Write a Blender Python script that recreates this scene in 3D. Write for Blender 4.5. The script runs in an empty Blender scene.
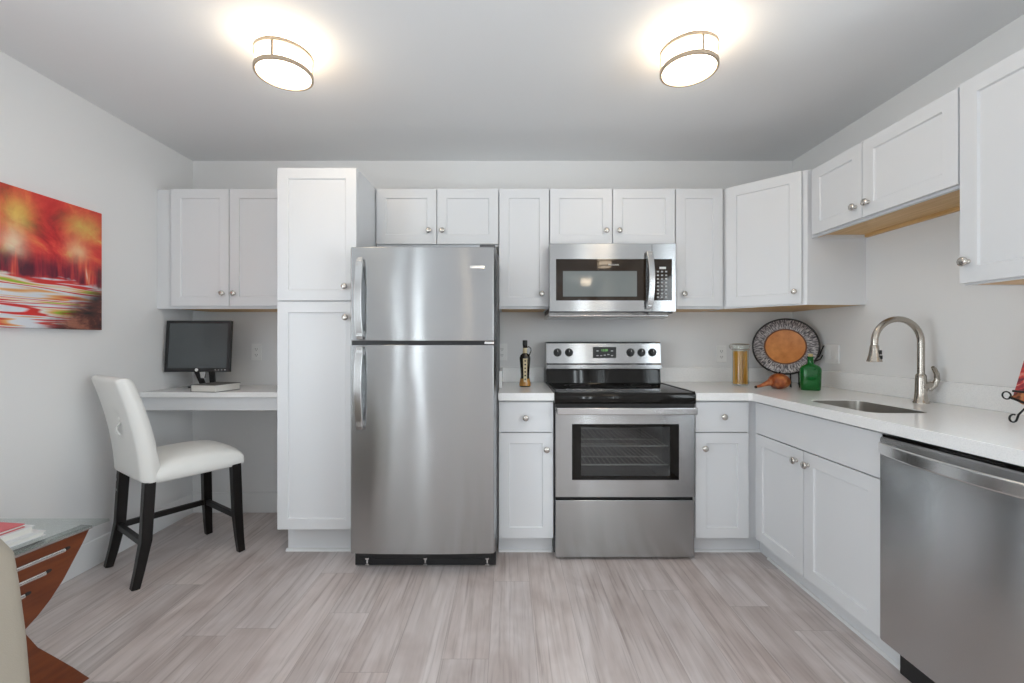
import bpy, bmesh, math, random
from mathutils import Vector, Matrix
PI = math.pi
R = math.radians
sc = bpy.context.scene
C = sc.collection
random.seed(7)

# ------------------------------------------------------------------ camera
cam_d = bpy.data.cameras.new('camera')
cam_d.sensor_width = 36.0
cam_d.lens = 36.0 * 430.0 / 1024.0
cam_d.shift_x = 4.0 / 1024.0
cam_d.clip_start = 0.02
cam = bpy.data.objects.new('camera', cam_d)
cam.location = (0, 0, 1.19)
cam.rotation_euler = (PI / 2, 0, 0)
C.objects.link(cam)
sc.camera = cam

# ------------------------------------------------------------------ world, exposure, daylight through unseen windows
sc.view_settings.view_transform = 'Standard'
sc.view_settings.look = 'None'
sc.view_settings.gamma = 1.0
sc.view_settings.exposure = 0.03
sc.view_settings.use_curve_mapping = False
w = bpy.data.worlds.new('sky')
sc.world = w
w.use_nodes = True
w.node_tree.nodes['Background'].inputs[0].default_value = (0.80, 0.90, 1.0, 1)
w.node_tree.nodes['Background'].inputs[1].default_value = 1.6

XL, XR, YB, YF, H = -2.20, 1.986, 3.0, -4.6, 2.45      # room shell

def area(name, loc, rot, sx, sy, power, col):
    d = bpy.data.lights.new(name, 'AREA')
    d.shape = 'RECTANGLE'; d.size = sx; d.size_y = sy
    d.energy = power; d.color = col
    o = bpy.data.objects.new(name, d)
    o.location = loc; o.rotation_euler = rot
    C.objects.link(o)
    return o
# unseen side windows: near pair added as fill, far pair for steel streaks
for yw, wd, pl, pr in ((.05, 1.3, 44, 48), (-3.5, .8, 36, 36)):
    area('daylight_fill', (XL - 0.12, yw, 1.25), (R(90), 0, R(-90)), wd, 1.6, pl, (0.91, 0.955, 1.0))
    area('daylight_fill', (XR + 0.12, yw, 1.25), (R(90), 0, R(90)), wd, 1.6, pr, (0.91, 0.955, 1.0))
for xw, pw in ((-1.85, 30), (1.70, 30)):  # unseen rear slits, added to draw vertical streaks on the steel
    area('daylight_fill', (xw, YF - 0.112, 1.25), (R(90), 0, 0), .3, 1.9, pw, (0.92, 0.96, 1.0))
LAMP = 13.0          # brightness of the ceiling lamps' glass

# ------------------------------------------------------------------ materials
def mat(name, col=(.8, .8, .8), rough=.5, metal=0.0, **kw):
    m = bpy.data.materials.new(name); m.use_nodes = True
    b = m.node_tree.nodes['Principled BSDF']
    b.inputs['Base Color'].default_value = (*col, 1)
    b.inputs['Roughness'].default_value = rough
    b.inputs['Metallic'].default_value = metal
    for k, v in kw.items():
        b.inputs[k.replace('_', ' ')].default_value = v
    return m
def nd(m, t, **kw):
    n = m.node_tree.nodes.new(t)
    for k, v in kw.items(): setattr(n, k, v)
    return n
def lk(m, a, b): m.node_tree.links.new(a, b)
def bsdf(m): return m.node_tree.nodes['Principled BSDF']
def coords(m, scale=(1, 1, 1), kind='Object', rot=(0, 0, 0), loc=(0, 0, 0)):
    t = nd(m, 'ShaderNodeTexCoord'); mp = nd(m, 'ShaderNodeMapping')
    mp.inputs['Scale'].default_value = scale; mp.inputs['Rotation'].default_value = rot
    mp.inputs['Location'].default_value = loc
    lk(m, t.outputs[kind], mp.inputs['Vector'])
    return mp.outputs['Vector']
def noise(m, vec, scale, detail=3, rough=.5, dist=0.0):
    n = nd(m, 'ShaderNodeTexNoise')
    n.inputs['Scale'].default_value = scale; n.inputs['Detail'].default_value = detail
    n.inputs['Roughness'].default_value = rough; n.inputs['Distortion'].default_value = dist
    lk(m, vec, n.inputs['Vector'])
    return n.outputs['Fac']
def ramp(m, fac, stops, interp='LINEAR'):
    r = nd(m, 'ShaderNodeValToRGB'); r.color_ramp.interpolation = interp
    e = r.color_ramp.elements
    while len(e) < len(stops): e.new(0.5)
    for i, (p, c) in enumerate(stops):
        e[i].position = p; e[i].color = (*c, 1)
    lk(m, fac, r.inputs['Fac'])
    return r.outputs['Color']
def mix(m, fac, a, b, mode='MIX'):
    n = nd(m, 'ShaderNodeMix', data_type='RGBA', blend_type=mode)
    for sock, v in ((n.inputs[0], fac), (n.inputs[6], a), (n.inputs[7], b)):
        if hasattr(v, 'links'): lk(m, v, sock)
        elif isinstance(v, (int, float)): sock.default_value = v
        else: sock.default_value = (*v, 1)
    return n.outputs[2]
def math_(m, op, a, b=0.0, clamp=False):
    n = nd(m, 'ShaderNodeMath', operation=op, use_clamp=clamp)
    for i, v in enumerate((a, b)):
        if hasattr(v, 'links'): lk(m, v, n.inputs[i])
        else: n.inputs[i].default_value = v
    return n.outputs[0]
def bump(m, h, strength=.1, dist=.01):
    n = nd(m, 'ShaderNodeBump'); n.inputs['Strength'].default_value = strength
    n.inputs['Distance'].default_value = dist
    lk(m, h, n.inputs['Height']); lk(m, n.outputs['Normal'], bsdf(m).inputs['Normal'])

M = {}
def wall_mat(name, col):
    m = mat(name, col, .75)
    bump(m, noise(m, coords(m), 180, 2), .06, .002)
    return m
M['wall'] = wall_mat('wall paint', (.82, .82, .82))
M['ceiling'] = wall_mat('ceiling paint', (.84, .845, .85))
M['trim'] = mat('trim paint', (.80, .80, .80), .4)
def cab_mat():
    m = mat('cabinet paint', (.745, .755, .772), .38)
    bump(m, noise(m, coords(m, (1, 1, 1)), 60, 2), .03, .001)
    return m
M['cab'] = cab_mat()
def maple():
    m = mat('maple', (.6, .4, .2), .45)
    f = noise(m, coords(m, (3, 40, 40)), 1.5, 4)
    lk(m, ramp(m, f, [(.3, (.62, .37, .14)), (.7, (.78, .51, .24))]), bsdf(m).inputs['Base Color'])
    return m
M['maple'] = maple()
def quartz():
    m = mat('quartz', (.84, .84, .835), .16)
    f = noise(m, coords(m), 220, 2)
    lk(m, ramp(m, f, [(.35, (.85, .85, .85)), (.55, (.90, .90, .895))]), bsdf(m).inputs['Base Color'])
    return m
M['quartz'] = quartz()
def floor_mat():
    m = mat('oak planks', (.4, .35, .33), .42)
    t = nd(m, 'ShaderNodeTexCoord'); sep = nd(m, 'ShaderNodeSeparateXYZ'); lk(m, t.outputs['Object'], sep.inputs[0])
    PW, PL = .178, 1.22
    ux = math_(m, 'DIVIDE', math_(m, 'ADD', sep.outputs[0], 10.04), PW)
    row = math_(m, 'FLOOR', ux); fx = math_(m, 'FRACT', ux)
    wn = nd(m, 'ShaderNodeTexWhiteNoise', noise_dimensions='1D'); lk(m, row, wn.inputs['W'])
    uy = math_(m, 'ADD', math_(m, 'DIVIDE', math_(m, 'ADD', sep.outputs[1], 12.0), PL), math_(m, 'MULTIPLY', wn.outputs['Value'], 7.0))
    pl = math_(m, 'FLOOR', uy); fy = math_(m, 'FRACT', uy)
    c2 = nd(m, 'ShaderNodeCombineXYZ'); lk(m, row, c2.inputs[0]); lk(m, pl, c2.inputs[1])
    w2 = nd(m, 'ShaderNodeTexWhiteNoise', noise_dimensions='3D'); lk(m, c2.outputs[0], w2.inputs['Vector'])
    tone = w2.outputs['Value']
    cmb = nd(m, 'ShaderNodeCombineXYZ')
    lk(m, sep.outputs[0], cmb.inputs[0]); lk(m, sep.outputs[1], cmb.inputs[1])
    lk(m, math_(m, 'MULTIPLY', tone, 37.0), cmb.inputs[2])
    def grain(sx, sy, s, det, dist=0, rough=.6):
        mp = nd(m, 'ShaderNodeMapping'); mp.inputs['Scale'].default_value = (sx, sy, 1)
        lk(m, cmb.outputs[0], mp.inputs['Vector'])
        return noise(m, mp.outputs[0], s, det, rough, dist)
    fine = grain(36, 1.1, 2.0, 5, .2)
    wide = grain(7.5, .75, 1.5, 4, 1.0)
    blot = grain(2.2, 1.1, 2.2, 3, .5)
    base = ramp(m, wide, [(.25, (.50, .435, .412)), (.45, (.605, .545, .525)), (.6, (.675, .62, .605)), (.78, (.74, .69, .675))])
    g = ramp(m, fine, [(.30, (.74, .715, .70)), (.46, (1, 1, 1)), (.75, (1.07, 1.065, 1.06))])
    col = mix(m, 1.0, base, g, 'MULTIPLY')
    col = mix(m, 1.0, col, ramp(m, blot, [(.3, (.84, .80, .78)), (.55, (1.05, 1.05, 1.05))]), 'MULTIPLY')
    plank = ramp(m, tone, [(0, (.80, .795, .80)), (.35, (.93, .89, .875)), (.65, (.91, .91, .92)), (1, (1.0, .98, .97))])
    col = mix(m, 1.0, col, plank, 'MULTIPLY')
    def near0(f, wdt):
        d = math_(m, 'MINIMUM', f, math_(m, 'SUBTRACT', 1.0, f))
        return math_(m, 'LESS_THAN', d, wdt)
    gap = math_(m, 'MAXIMUM', near0(fx, .0011 / PW), near0(fy, .0011 / PL))
    col = mix(m, math_(m, 'MULTIPLY', gap, .45), col, (.22, .18, .165))
    lk(m, col, bsdf(m).inputs['Base Color'])
    lk(m, ramp(m, fine, [(.3, (.50, .50, .50)), (.7, (.38, .38, .38))]), bsdf(m).inputs['Roughness'])
    bump(m, fine, .06, .003)
    return m
M['floor'] = floor_mat()
def steel(name, tangent, col=(.43, .435, .44), rough=.21, aniso=1.0, wav=.0):
    m = mat(name, col, rough, 1.0)
    b = bsdf(m)
    b.inputs['Anisotropic'].default_value = aniso
    t = nd(m, 'ShaderNodeCombineXYZ')
    for i in range(3): t.inputs[i].default_value = tangent[i]
    lk(m, t.outputs[0], b.inputs['Tangent'])
    if wav:
        h = noise(m, coords(m, (1.0, 1.0, .55)), 3.2, 1)
        bump(m, h, wav, .05)
    return m
M['steel'] = steel('brushed steel', (0, 0, 1))
M['fridge_steel'] = steel('brushed steel door', (0, 0, 1), wav=.10)
M['dish_steel'] = steel('brushed steel dishwasher', (0, 0, 1), (.60, .60, .605), .26, 1.0, wav=.05)
M['steel_plain'] = mat('polished steel', (.54, .54, .54), .2, 1.0)
M['bright_steel'] = mat('bright steel', (.78, .78, .77), .2, 1.0)
M['lamp_ring'] = mat('satin nickel', (.48, .385, .29), .45, .5)
M['nickel'] = mat('brushed nickel', (.60, .57, .53), .27, 1.0)
M['faucet'] = mat('faucet nickel', (.44, .405, .36), .24, 1.0)
M['rack'] = mat('rack wire', (.75, .75, .74), .3, .5)
M['chrome'] = mat('chrome', (.8, .8, .8), .12, 1.0)
M['sinksteel'] = mat('sink steel', (.34, .32, .29), .38, .85)
M['blackglass'] = mat('black glass', (.006, .005, .004), .04, Specular_IOR_Level=.26)
M['mwglass'] = mat('brown black glass', (.022, .013, .007), .03, Specular_IOR_Level=.4)
M['mwwindow'] = mat('microwave screen glass', (.16, .18, .178), .04, Specular_IOR_Level=.8)
M['black'] = mat('black plastic', (.015, .015, .016), .4)
M['blackmetal'] = mat('black metal', (.02, .02, .02), .35, .6)
M['darkgrey'] = mat('dark grey', (.09, .09, .095), .5)
M['white_plastic'] = mat('white plastic', (.90, .90, .89), .35)
M['greymark'] = mat('grey print', (.45, .46, .46), .5)
M['whitemark'] = mat('white print', (.8, .8, .78), .5)
M['cavity'] = mat('oven enamel', (.34, .35, .35), .35)
def pane_mat(name, tint, refl=.08, rough=.02):
    m = bpy.data.materials.new(name); m.use_nodes = True
    nt = m.node_tree; nt.nodes.remove(nt.nodes['Principled BSDF'])
    out = nt.nodes['Material Output']
    tr = nd(m, 'ShaderNodeBsdfTransparent'); tr.inputs[0].default_value = (*tint, 1)
    gl = nd(m, 'ShaderNodeBsdfGlossy'); gl.inputs['Roughness'].default_value = rough
    lw = nd(m, 'ShaderNodeLayerWeight'); lw.inputs['Blend'].default_value = .5
    mx = nd(m, 'ShaderNodeMixShader')
    lk(m, math_(m, 'ADD', math_(m, 'MULTIPLY', math_(m, 'POWER', lw.outputs['Facing'], 5.0), .8 * (1 - refl)), refl, True), mx.inputs[0])
    lk(m, tr.outputs[0], mx.inputs[1]); lk(m, gl.outputs[0], mx.inputs[2]); lk(m, mx.outputs[0], out.inputs[0])
    return m
M['pane'] = pane_mat('window glass', (.95, .97, .97), .04)
M['ovenpane'] = pane_mat('oven glass', (.66, .67, .67), .05)
M['tableglass'] = pane_mat('table glass', (.88, .91, .90), .06)
M['jarglass'] = pane_mat('jar glass', (.93, .95, .93), .06)
def leather():
    m = mat('white leather', (.85, .845, .815), .38)
    bump(m, noise(m, coords(m), 260, 2), .12, .002)
    return m
M['leather'] = leather()
M['darkwood'] = mat('espresso wood', (.006, .004, .0035), .34, Specular_IOR_Level=.3)
def cherry():
    m = mat('cherry wood', (.3, .08, .03), .3)
    f = noise(m, coords(m, (3, 3, 22)), 2.0, 4)
    lk(m, ramp(m, f, [(.3, (.13, .028, .008)), (.7, (.21, .054, .014))]), bsdf(m).inputs['Base Color'])
    return m
M['cherry'] = cherry()
def fabric():
    m = mat('beige fabric', (.40, .355, .29), .9)
    bump(m, noise(m, coords(m), 400, 2), .3, .002)
    return m
M['beige'] = fabric()
M['lampglass'] = None
def lampglass():
    m = mat('lit frosted glass', (.9, .88, .82), .4)
    b = bsdf(m)
    b.inputs['Emission Color'].default_value = (1.0, .82, .61, 1)
    b.inputs['Emission Strength'].default_value = LAMP
    return m
M['lampglass'] = lampglass()
def emit(name, col, s):
    m = mat(name, (0, 0, 0), .5)
    bsdf(m).inputs['Emission Color'].default_value = (*col, 1); bsdf(m).inputs['Emission Strength'].default_value = s
    return m
M['green_led'] = emit('green clock digits', (.35, .9, .25), .8)

# ------------------------------------------------------------------ mesh helpers
class MB:
    """collects shapes in one bmesh and links them as one mesh object"""
    def __init__(s): s.bm = bmesh.new()
    def _xf(s, vs, mtx):
        if mtx is not None:
            for v in vs: v.co = mtx @ v.co
    def box(s, x0, x1, y0, y1, z0, z1, mtx=None):
        P = [(x0, y0, z0), (x1, y0, z0), (x1, y1, z0), (x0, y1, z0), (x0, y0, z1), (x1, y0, z1), (x1, y1, z1), (x0, y1, z1)]
        v = [s.bm.verts.new(p) for p in P]
        for f in ((3, 2, 1, 0), (4, 5, 6, 7), (0, 1, 5, 4), (1, 2, 6, 5), (2, 3, 7, 6), (3, 0, 4, 7)):
            s.bm.faces.new([v[i] for i in f])
        s._xf(v, mtx); return s
    def loft(s, rings, cap=True, closed=False, mtx=None):
        vr = [[s.bm.verts.new(p) for p in r] for r in rings]
        n = len(rings[0])
        m = len(vr) if closed else len(vr) - 1
        for i in range(m):
            a, b = vr[i], vr[(i + 1) % len(vr)]
            for j in range(n):
                s.bm.faces.new((a[j], a[(j + 1) % n], b[(j + 1) % n], b[j]))
        if cap and not closed:
            s.bm.faces.new(list(reversed(vr[0]))); s.bm.faces.new(vr[-1])
        for r in vr: s._xf(r, mtx)
        return s
    def lathe(s, prof, n=32, c=(0, 0, 0), mtx=None, sx=1.0, sy=1.0, cap=True):
        rings = [[(c[0] + sx * r * math.cos(2 * PI * k / n), c[1] + sy * r * math.sin(2 * PI * k / n), c[2] + z) for k in range(n)] for r, z in prof]
        return s.loft(rings, cap, mtx=mtx)
    def cyl(s, a, b, r, n=20, r2=None):
        return s.tube([a, b], [r, r if r2 is None else r2], n)
    def tube(s, pts, r, n=12, closed=False, flat=None):
        """round (or flattened: flat=(w,h)) tube along a path with parallel transport"""
        pts = [Vector(p) for p in pts]; N = len(pts)
        rr = r if isinstance(r, (list, tuple)) else [r] * N
        tan = []
        for i in range(N):
            if closed: t = pts[(i + 1) % N] - pts[i - 1]
            else: t = pts[min(i + 1, N - 1)] - pts[max(i - 1, 0)]
            tan.append(t.normalized())
        up = Vector((0, 0, 1)) if abs(tan[0].z) < .9 else Vector((0, 1, 0))
        u = tan[0].cross(up).normalized(); rings = []
        for i in range(N):
            u = (u - tan[i] * u.dot(tan[i])).normalized(); v = tan[i].cross(u)
            a, b = (rr[i], rr[i]) if flat is None else (flat[0] * rr[i], flat[1] * rr[i])
            rings.append([tuple(pts[i] + u * a * math.cos(2 * PI * k / n) + v * b * math.sin(2 * PI * k / n)) for k in range(n)])
        return s.loft(rings, not closed, closed)
    def bar(s, pts, w, h, side):
        """rectangular bar along a path; side = vector of the width axis"""
        pts = [Vector(p) for p in pts]; N = len(pts); sd = Vector(side).normalized(); rings = []
        ww = w if isinstance(w, (list, tuple)) else [w] * N
        hh = h if isinstance(h, (list, tuple)) else [h] * N
        for i in range(N):
            t = (pts[min(i + 1, N - 1)] - pts[max(i - 1, 0)]).normalized()
            n = t.cross(sd).normalized()
            a, b = ww[i] / 2, hh[i] / 2
            rings.append([tuple(pts[i] + sd * a * p + n * b * q) for p, q in ((-1, -1), (1, -1), (1, 1), (-1, 1))])
        return s.loft(rings)
    def prism(s, poly, a, b, axis='z', mtx=None):
        f = {'z': lambda p, q, t: (p, q, t), 'y': lambda p, q, t: (p, t, q), 'x': lambda p, q, t: (t, p, q)}[axis]
        return s.loft([[f(p, q, a) for p, q in poly], [f(p, q, b) for p, q in poly]], mtx=mtx)
    def sphere(s, c, r, sx=1, sy=1, sz=1, n=20, m=12):
        prof = [(max(1e-4, math.sin(PI * k / m)) * r, -math.cos(PI * k / m) * r * sz) for k in range(m + 1)]
        return s.lathe(prof, n, c, None, sx, sy)
    def build(s, name, m, parent=None, bevel=0.0, seg=2, ang=35, sub=0, loc=None, rot=None):
        bmesh.ops.recalc_face_normals(s.bm, faces=s.bm.faces)
        me = bpy.data.meshes.new(name); s.bm.to_mesh(me); s.bm.free()
        for p in me.polygons: p.use_smooth = True
        if not sub: me.set_sharp_from_angle(angle=R(ang))
        me.materials.append(m)
        o = bpy.data.objects.new(name, me); C.objects.link(o)
        if parent: o.parent = parent
        if loc is not None: o.location = loc
        if rot is not None: o.rotation_euler = rot
        if bevel:
            b = o.modifiers.new('bevel', 'BEVEL'); b.width = bevel; b.segments = seg; b.limit_method = 'ANGLE'; b.angle_limit = R(40)
            b.harden_normals = True
        if sub:
            b = o.modifiers.new('subdivision', 'SUBSURF'); b.levels = sub; b.render_levels = sub
        return o
def thing(name, label, cat, loc=(0, 0, 0), rz=0.0, group=None):
    o = bpy.data.objects.new(name, None); C.objects.link(o)
    o.empty_display_size = .05
    o.location = loc; o.rotation_euler = (0, 0, rz)
    return tag(o, label, cat, group)
def tag(o, label, cat, group=None):
    o['label'] = label; o['category'] = cat
    if group: o['group'] = group
    return o
def struct(o):
    o['kind'] = 'structure'; return o
def PX(px, Y): return (px - 508.0) * Y / 430.0
def PZ(py, Y): return 1.19 + (341.5 - py) * Y / 430.0
def text_mesh(name, body, size, m, parent, loc, rot):
    cu = bpy.data.curves.new(name, 'FONT'); cu.body = body; cu.size = size; cu.align_x = 'CENTER'; cu.align_y = 'CENTER'; cu.extrude = .0004
    tmp = bpy.data.objects.new(name, cu); C.objects.link(tmp)
    dg = bpy.context.evaluated_depsgraph_get()
    me = bpy.data.meshes.new_from_object(tmp.evaluated_get(dg))
    bpy.data.objects.remove(tmp)
    me.materials.clear(); me.materials.append(m)
    o = bpy.data.objects.new(name, me); C.objects.link(o)
    o.parent = parent; o.location = loc; o.rotation_euler = rot
    return o
def rrect(x0, x1, y0, y1, r, n=6):
    out = []
    for cx, cy, a in ((x1 - r, y1 - r, 0), (x0 + r, y1 - r, 90), (x0 + r, y0 + r, 180), (x1 - r, y0 + r, 270)):
        for k in range(n + 1):
            t = R(a + 90 * k / n); out.append((cx + r * math.cos(t), cy + r * math.sin(t)))
    return out

# ------------------------------------------------------------------ room shell
T = .12
struct(MB().box(XL - T, XR + T, YF - T, YB + T, -.1, 0).build('floor', M['floor']))
struct(MB().box(XL - T, XR + T, YF - T, YB + T, H, H + .1).build('ceiling', M['ceiling']))
struct(MB().box(XL - T, XR + T, YB, YB + T, 0, H).build('wall_back', M['wall']))
def holed_wall(name, axis, a0, a1, t0, t1, holes):
    """wall slab with window holes; holes = (a0,a1,z0,z1) sorted along a"""
    mb = MB()
    def bx(p, q, z0, z1):
        if axis == 'x': mb.box(p, q, t0, t1, z0, z1)
        else: mb.box(t0, t1, p, q, z0, z1)
    pos = a0
    for h in holes:
        bx(pos, h[0], 0, H); bx(h[0], h[1], 0, h[2]); bx(h[0], h[1], h[3], H); pos = h[1]
    bx(pos, a1, 0, H)
    return struct(mb.build(name, M['wall']))
WIN = [(-3.9, -3.1, .45, 2.05), (-.6, .7, .45, 2.05)]  # far opening follows the steel streaks; near one is added for fill, out of view
holed_wall('wall_left', 'y', YF, YB, XL - T, XL, WIN)
holed_wall('wall_right', 'y', YF, YB, XR, XR + T, WIN)
holed_wall('wall_front', 'x', XL - T, XR + T, YF - T, YF, [(-2.0, -1.7, .3, 2.2), (1.55, 1.85, .3, 2.2)])
def window(n, axis, a0, a1, z0, z1, t, mullion=.04):
    f = MB(); g = MB(); e = .05
    def bx(mb, p, q, u, v, d0, d1):
        if axis == 'x': mb.box(p, q, t + d0, t + d1, u, v)
        else: mb.box(t + d0, t + d1, p, q, u, v)
    for p, q, u, v in ((a0, a0 + e, z0, z1), (a1 - e, a1, z0, z1), (a0 + e, a1 - e, z0, z0 + e), (a0 + e, a1 - e, z1 - e, z1), ((a0 + a1) / 2 - mullion / 2, (a0 + a1) / 2 + mullion / 2, z0 + e, z1 - e)):
        bx(f, p, q, u, v, *((-.07, -.01) if t < 0 else (.01, .07)))
    fr = struct(f.build('window_%d' % n, M['trim'], bevel=.004))
    bx(g, a0 + e, a1 - e, z0 + e, z1 - e, *((-.045, -.041) if t < 0 else (.041, .045)))
    g.build('window_pane', M['pane'], fr)
for k, (p, q, u, v) in enumerate(WIN):
    window(1 + k, 'y', p, q, u, v, XL)
    window(3 + k, 'y', p, q, u, v, XR)
    window(5 + k, 'x', *((-2.0, -1.7) if k else (1.55, 1.85)), .3, 2.2, YF, .09)  # added rear slits; the wide mullion splits their streak on the steel
# baseboards
bb = [(0, 0), (.014, 0), (.014, .105), (.010, .118), (.008, .135), (0, .14)]
struct(MB().prism([(XL + p, q) for p, q in bb], YF, YB, 'y').build('baseboard_left', M['trim'], bevel=.002))
struct(MB().prism([(YB - p, q) for p, q in bb], XL, -1.265, 'x').build('baseboard_back', M['trim'], bevel=.002))
struct(MB().prism([(XR - p, q) for p, q in bb], YF, .85, 'y').build('baseboard_right', M['trim'], bevel=.002))
struct(MB().prism([(YF + p, q) for p, q in bb], XL, XR, 'x').build('baseboard_front', M['trim'], bevel=.002))

# ------------------------------------------------------------------ cabinets (local frame: x to the right, y into the cabinet, front of the doors at y = 0)
DT = .019
def shaker(x0, x1, z0, z1, rail=.058, dep=.008):
    mb = MB(); bm = mb.bm
    def ring(a0, a1, c0, c1, y): return [bm.verts.new(p) for p in ((a0, y, c0), (a1, y, c0), (a1, y, c1), (a0, y, c1))]
    i0, i1, k0, k1 = x0 + rail, x1 - rail, z0 + rail, z1 - rail; e = .0035
    back = ring(x0, x1, z0, z1, DT); front = ring(x0, x1, z0, z1, 0)
    inn = ring(i0, i1, k0, k1, 0); pan = ring(i0 + e, i1 - e, k0 + e, k1 - e, dep)
    for a, b in ((back, front), (front, inn), (inn, pan)):
        for j in range(4): bm.faces.new((a[j], a[(j + 1) % 4], b[(j + 1) % 4], b[j]))
    bm.faces.new(pan); bm.faces.new(list(reversed(back)))
    return mb
def knob(parent, x, z):
    prof = [(.0085, 0), (.0085, .003), (.0055, .006), (.0052, .014), (.011, .0165), (.016, .019), (.0172, .0225), (.0153, .0265), (.009, .029), (.001, .030)]
    rot = Matrix.Translation((x, 0, z)) @ Matrix.Rotation(PI / 2, 4, 'X')
    MB().lathe(prof, 20, mtx=rot).build('knob', M['nickel'], parent, ang=50)
def fronts(root, items):
    for it in items:
        kind, x0, x1, z0, z1, kn = it
        if kind == 'door':
            d = shaker(x0, x1, z0, z1).build('door', M['cab'], root, bevel=.0012)
        elif kind == 'drawer':
            d = MB().box(x0, x1, 0, DT, z0, z1).build('drawer_front', M['cab'], root, bevel=.002)
        else:
            d = MB().box(x0, x1, 0, DT, z0, z1).build('false_front', M['cab'], root, bevel=.002)
        if kn: knob(d, *kn)
def wall_cabinet(label, loc, rz, w_, dep, z0, z1, items, filler=None, rc=.005):
    root = thing('wall_cabinet', label, 'cabinet', (loc[0], loc[1], z0), rz, 'white wall cabinets')
    h = z1 - z0; f = DT + .002
    it = [(k, a, b, c - z0, d - z0, (kn[0], kn[1] - z0) if kn else None) for k, a, b, c, d, kn in items]
    mb = MB().box(0, w_, f, dep, rc, h)
    mb.box(0, w_, f, f + .018, 0, rc).box(0, .014, f + .018, dep, 0, rc).box(w_ - .014, w_, f + .018, dep, 0, rc)
    mb.build('carcass', M['cab'], root)
    b = MB().box(.014, w_ - .014, f + .018, dep, rc - .0035, rc)
    if rc > .01: b.box(.014, w_ - .014, dep - .02, dep, .002, rc - .0035).box(.014, w_ - .014, f + .018, f + .030, .0015, rc - .0035)
    b.build('bottom_panel', M['maple'], root)
    for a, c in (filler or []):
        MB().box(a, c, f, f + .018, 0, h).build('filler_strip', M['cab'], root)
    fronts(root, it)
    return root
def base_cabinet(name, label, loc, rz, w_, dep, z1, items, ztoe=.105, toe_x=(0, 0), corner=False):
    root = thing(name, label, 'cabinet', (loc[0], loc[1], 0), rz, 'white base cabinets')
    f = DT + .002
    if 'sink' in name:      # hollow, the bowl hangs inside
        MB().box(0, .018, f, dep, ztoe, z1).box(w_ - .018, w_, f, dep, ztoe, z1).box(.018, w_ - .018, f, dep, ztoe, ztoe + .018).box(.018, w_ - .018, dep - .01, dep, ztoe + .018, z1).box(.018, w_ - .018, f, f + .018, z1 - .18, z1).box(.018, w_ - .018, f, f + .018, ztoe + .018, ztoe + .04).build('carcass', M['cab'], root)
    else:
        MB().box(0, w_, f, dep, ztoe, z1).build('carcass', M['cab'], root)
    if corner:      # filler that closes the inside corner towards the sink base
        MB().box(w_ + .0005, w_ + .045, f, f + .02, ztoe, z1).box(w_ + .045, w_ + .065, -.0125, f + .02, ztoe, z1).build('corner_filler', M['cab'], root)
        MB().box(w_ + .1, w_ + .118, -.0125, .0745, 0, ztoe).build('toe_return', M['cab'], root)
    t0, t1 = -toe_x[0], w_ + toe_x[1]
    MB().box(t0, t1, .075, .093, 0, ztoe).build('toe_kick', M['cab'], root)
    q = [(.075, 0), (.063, 0), (.0645, .006), (.069, .0105), (.075, .012)]
    MB().prism(q, t0, t1, 'x').build('toe_trim', M['trim'], root)
    fronts(root, items)
    return root

ZT, ZW = 2.142, 1.40          # top and bottom of the wall cabinets
YU = 2.675                    # face of their doors on the back wall
DU = YB - YU - .001
g = .0025
# above the desk
x0, x1 = -2.098, -1.372
xm = (x0 + x1) / 2
wall_cabinet('white two-door wall cabinet hung above the desk and monitor', (x0, YU), 0, x1 - x0, DU, ZW - .005, ZT,
             [('door', g, xm - x0 - g, 1.411, ZT - .002, (xm - x0 - .035, PZ(293.5, YU))), ('door', xm - x0 + g, x1 - x0 - g, 1.411, ZT - .002, (xm - x0 + .035, PZ(293.5, YU)))],
             filler=[(XL - x0 + .001, 0), (x1 - x0, -1.266 - x0)])
# above the refrigerator
x0, x1 = -.822, -.058; xm = PX(436.8, YU)
wall_cabinet('white short two-door wall cabinet above the refrigerator', (x0, YU), 0, x1 - x0, DU, 1.782, ZT,
             [('door', g, xm - x0 - g, 1.797, ZT - .002, (PX(429, YU) - x0, PZ(231, YU))), ('door', xm - x0 + g, x1 - x0 - g, 1.797, ZT - .002, (PX(442.5, YU) - x0, PZ(231, YU)))])
# narrow one between refrigerator and microwave
x0, x1 = -.056, .257
wall_cabinet('white narrow wall cabinet between the refrigerator and the microwave', (x0, YU), 0, x1 - x0, DU, ZW - .006, ZT,
             [('door', g, x1 - x0 - g, 1.408, ZT - .002, (PX(541.5, YU) - x0, PZ(294, YU)))])
# above the microwave
x0, x1 = .259, 1.041; xm = (x0 + x1) / 2
wall_cabinet('white short two-door wall cabinet directly above the microwave', (x0, YU), 0, x1 - x0, DU, 1.786, ZT,
             [('door', g, xm - x0 - g, 1.799, ZT - .002, (PX(606, YU) - x0, PZ(231, YU))), ('door', xm - x0 + g, x1 - x0 - g, 1.799, ZT - .002, (PX(619, YU) - x0, PZ(231, YU)))])
# narrow one right of the microwave
x0, x1 = 1.043, 1.352
wall_cabinet('white narrow wall cabinet between the microwave and the corner cabinet', (x0, YU), 0, x1 - x0, DU, ZW - .006, ZT,
             [('door', g, 1.335 - x0, 1.408, ZT - .002, (PX(683.5, YU) - x0, PZ(294, YU)))], )
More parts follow.
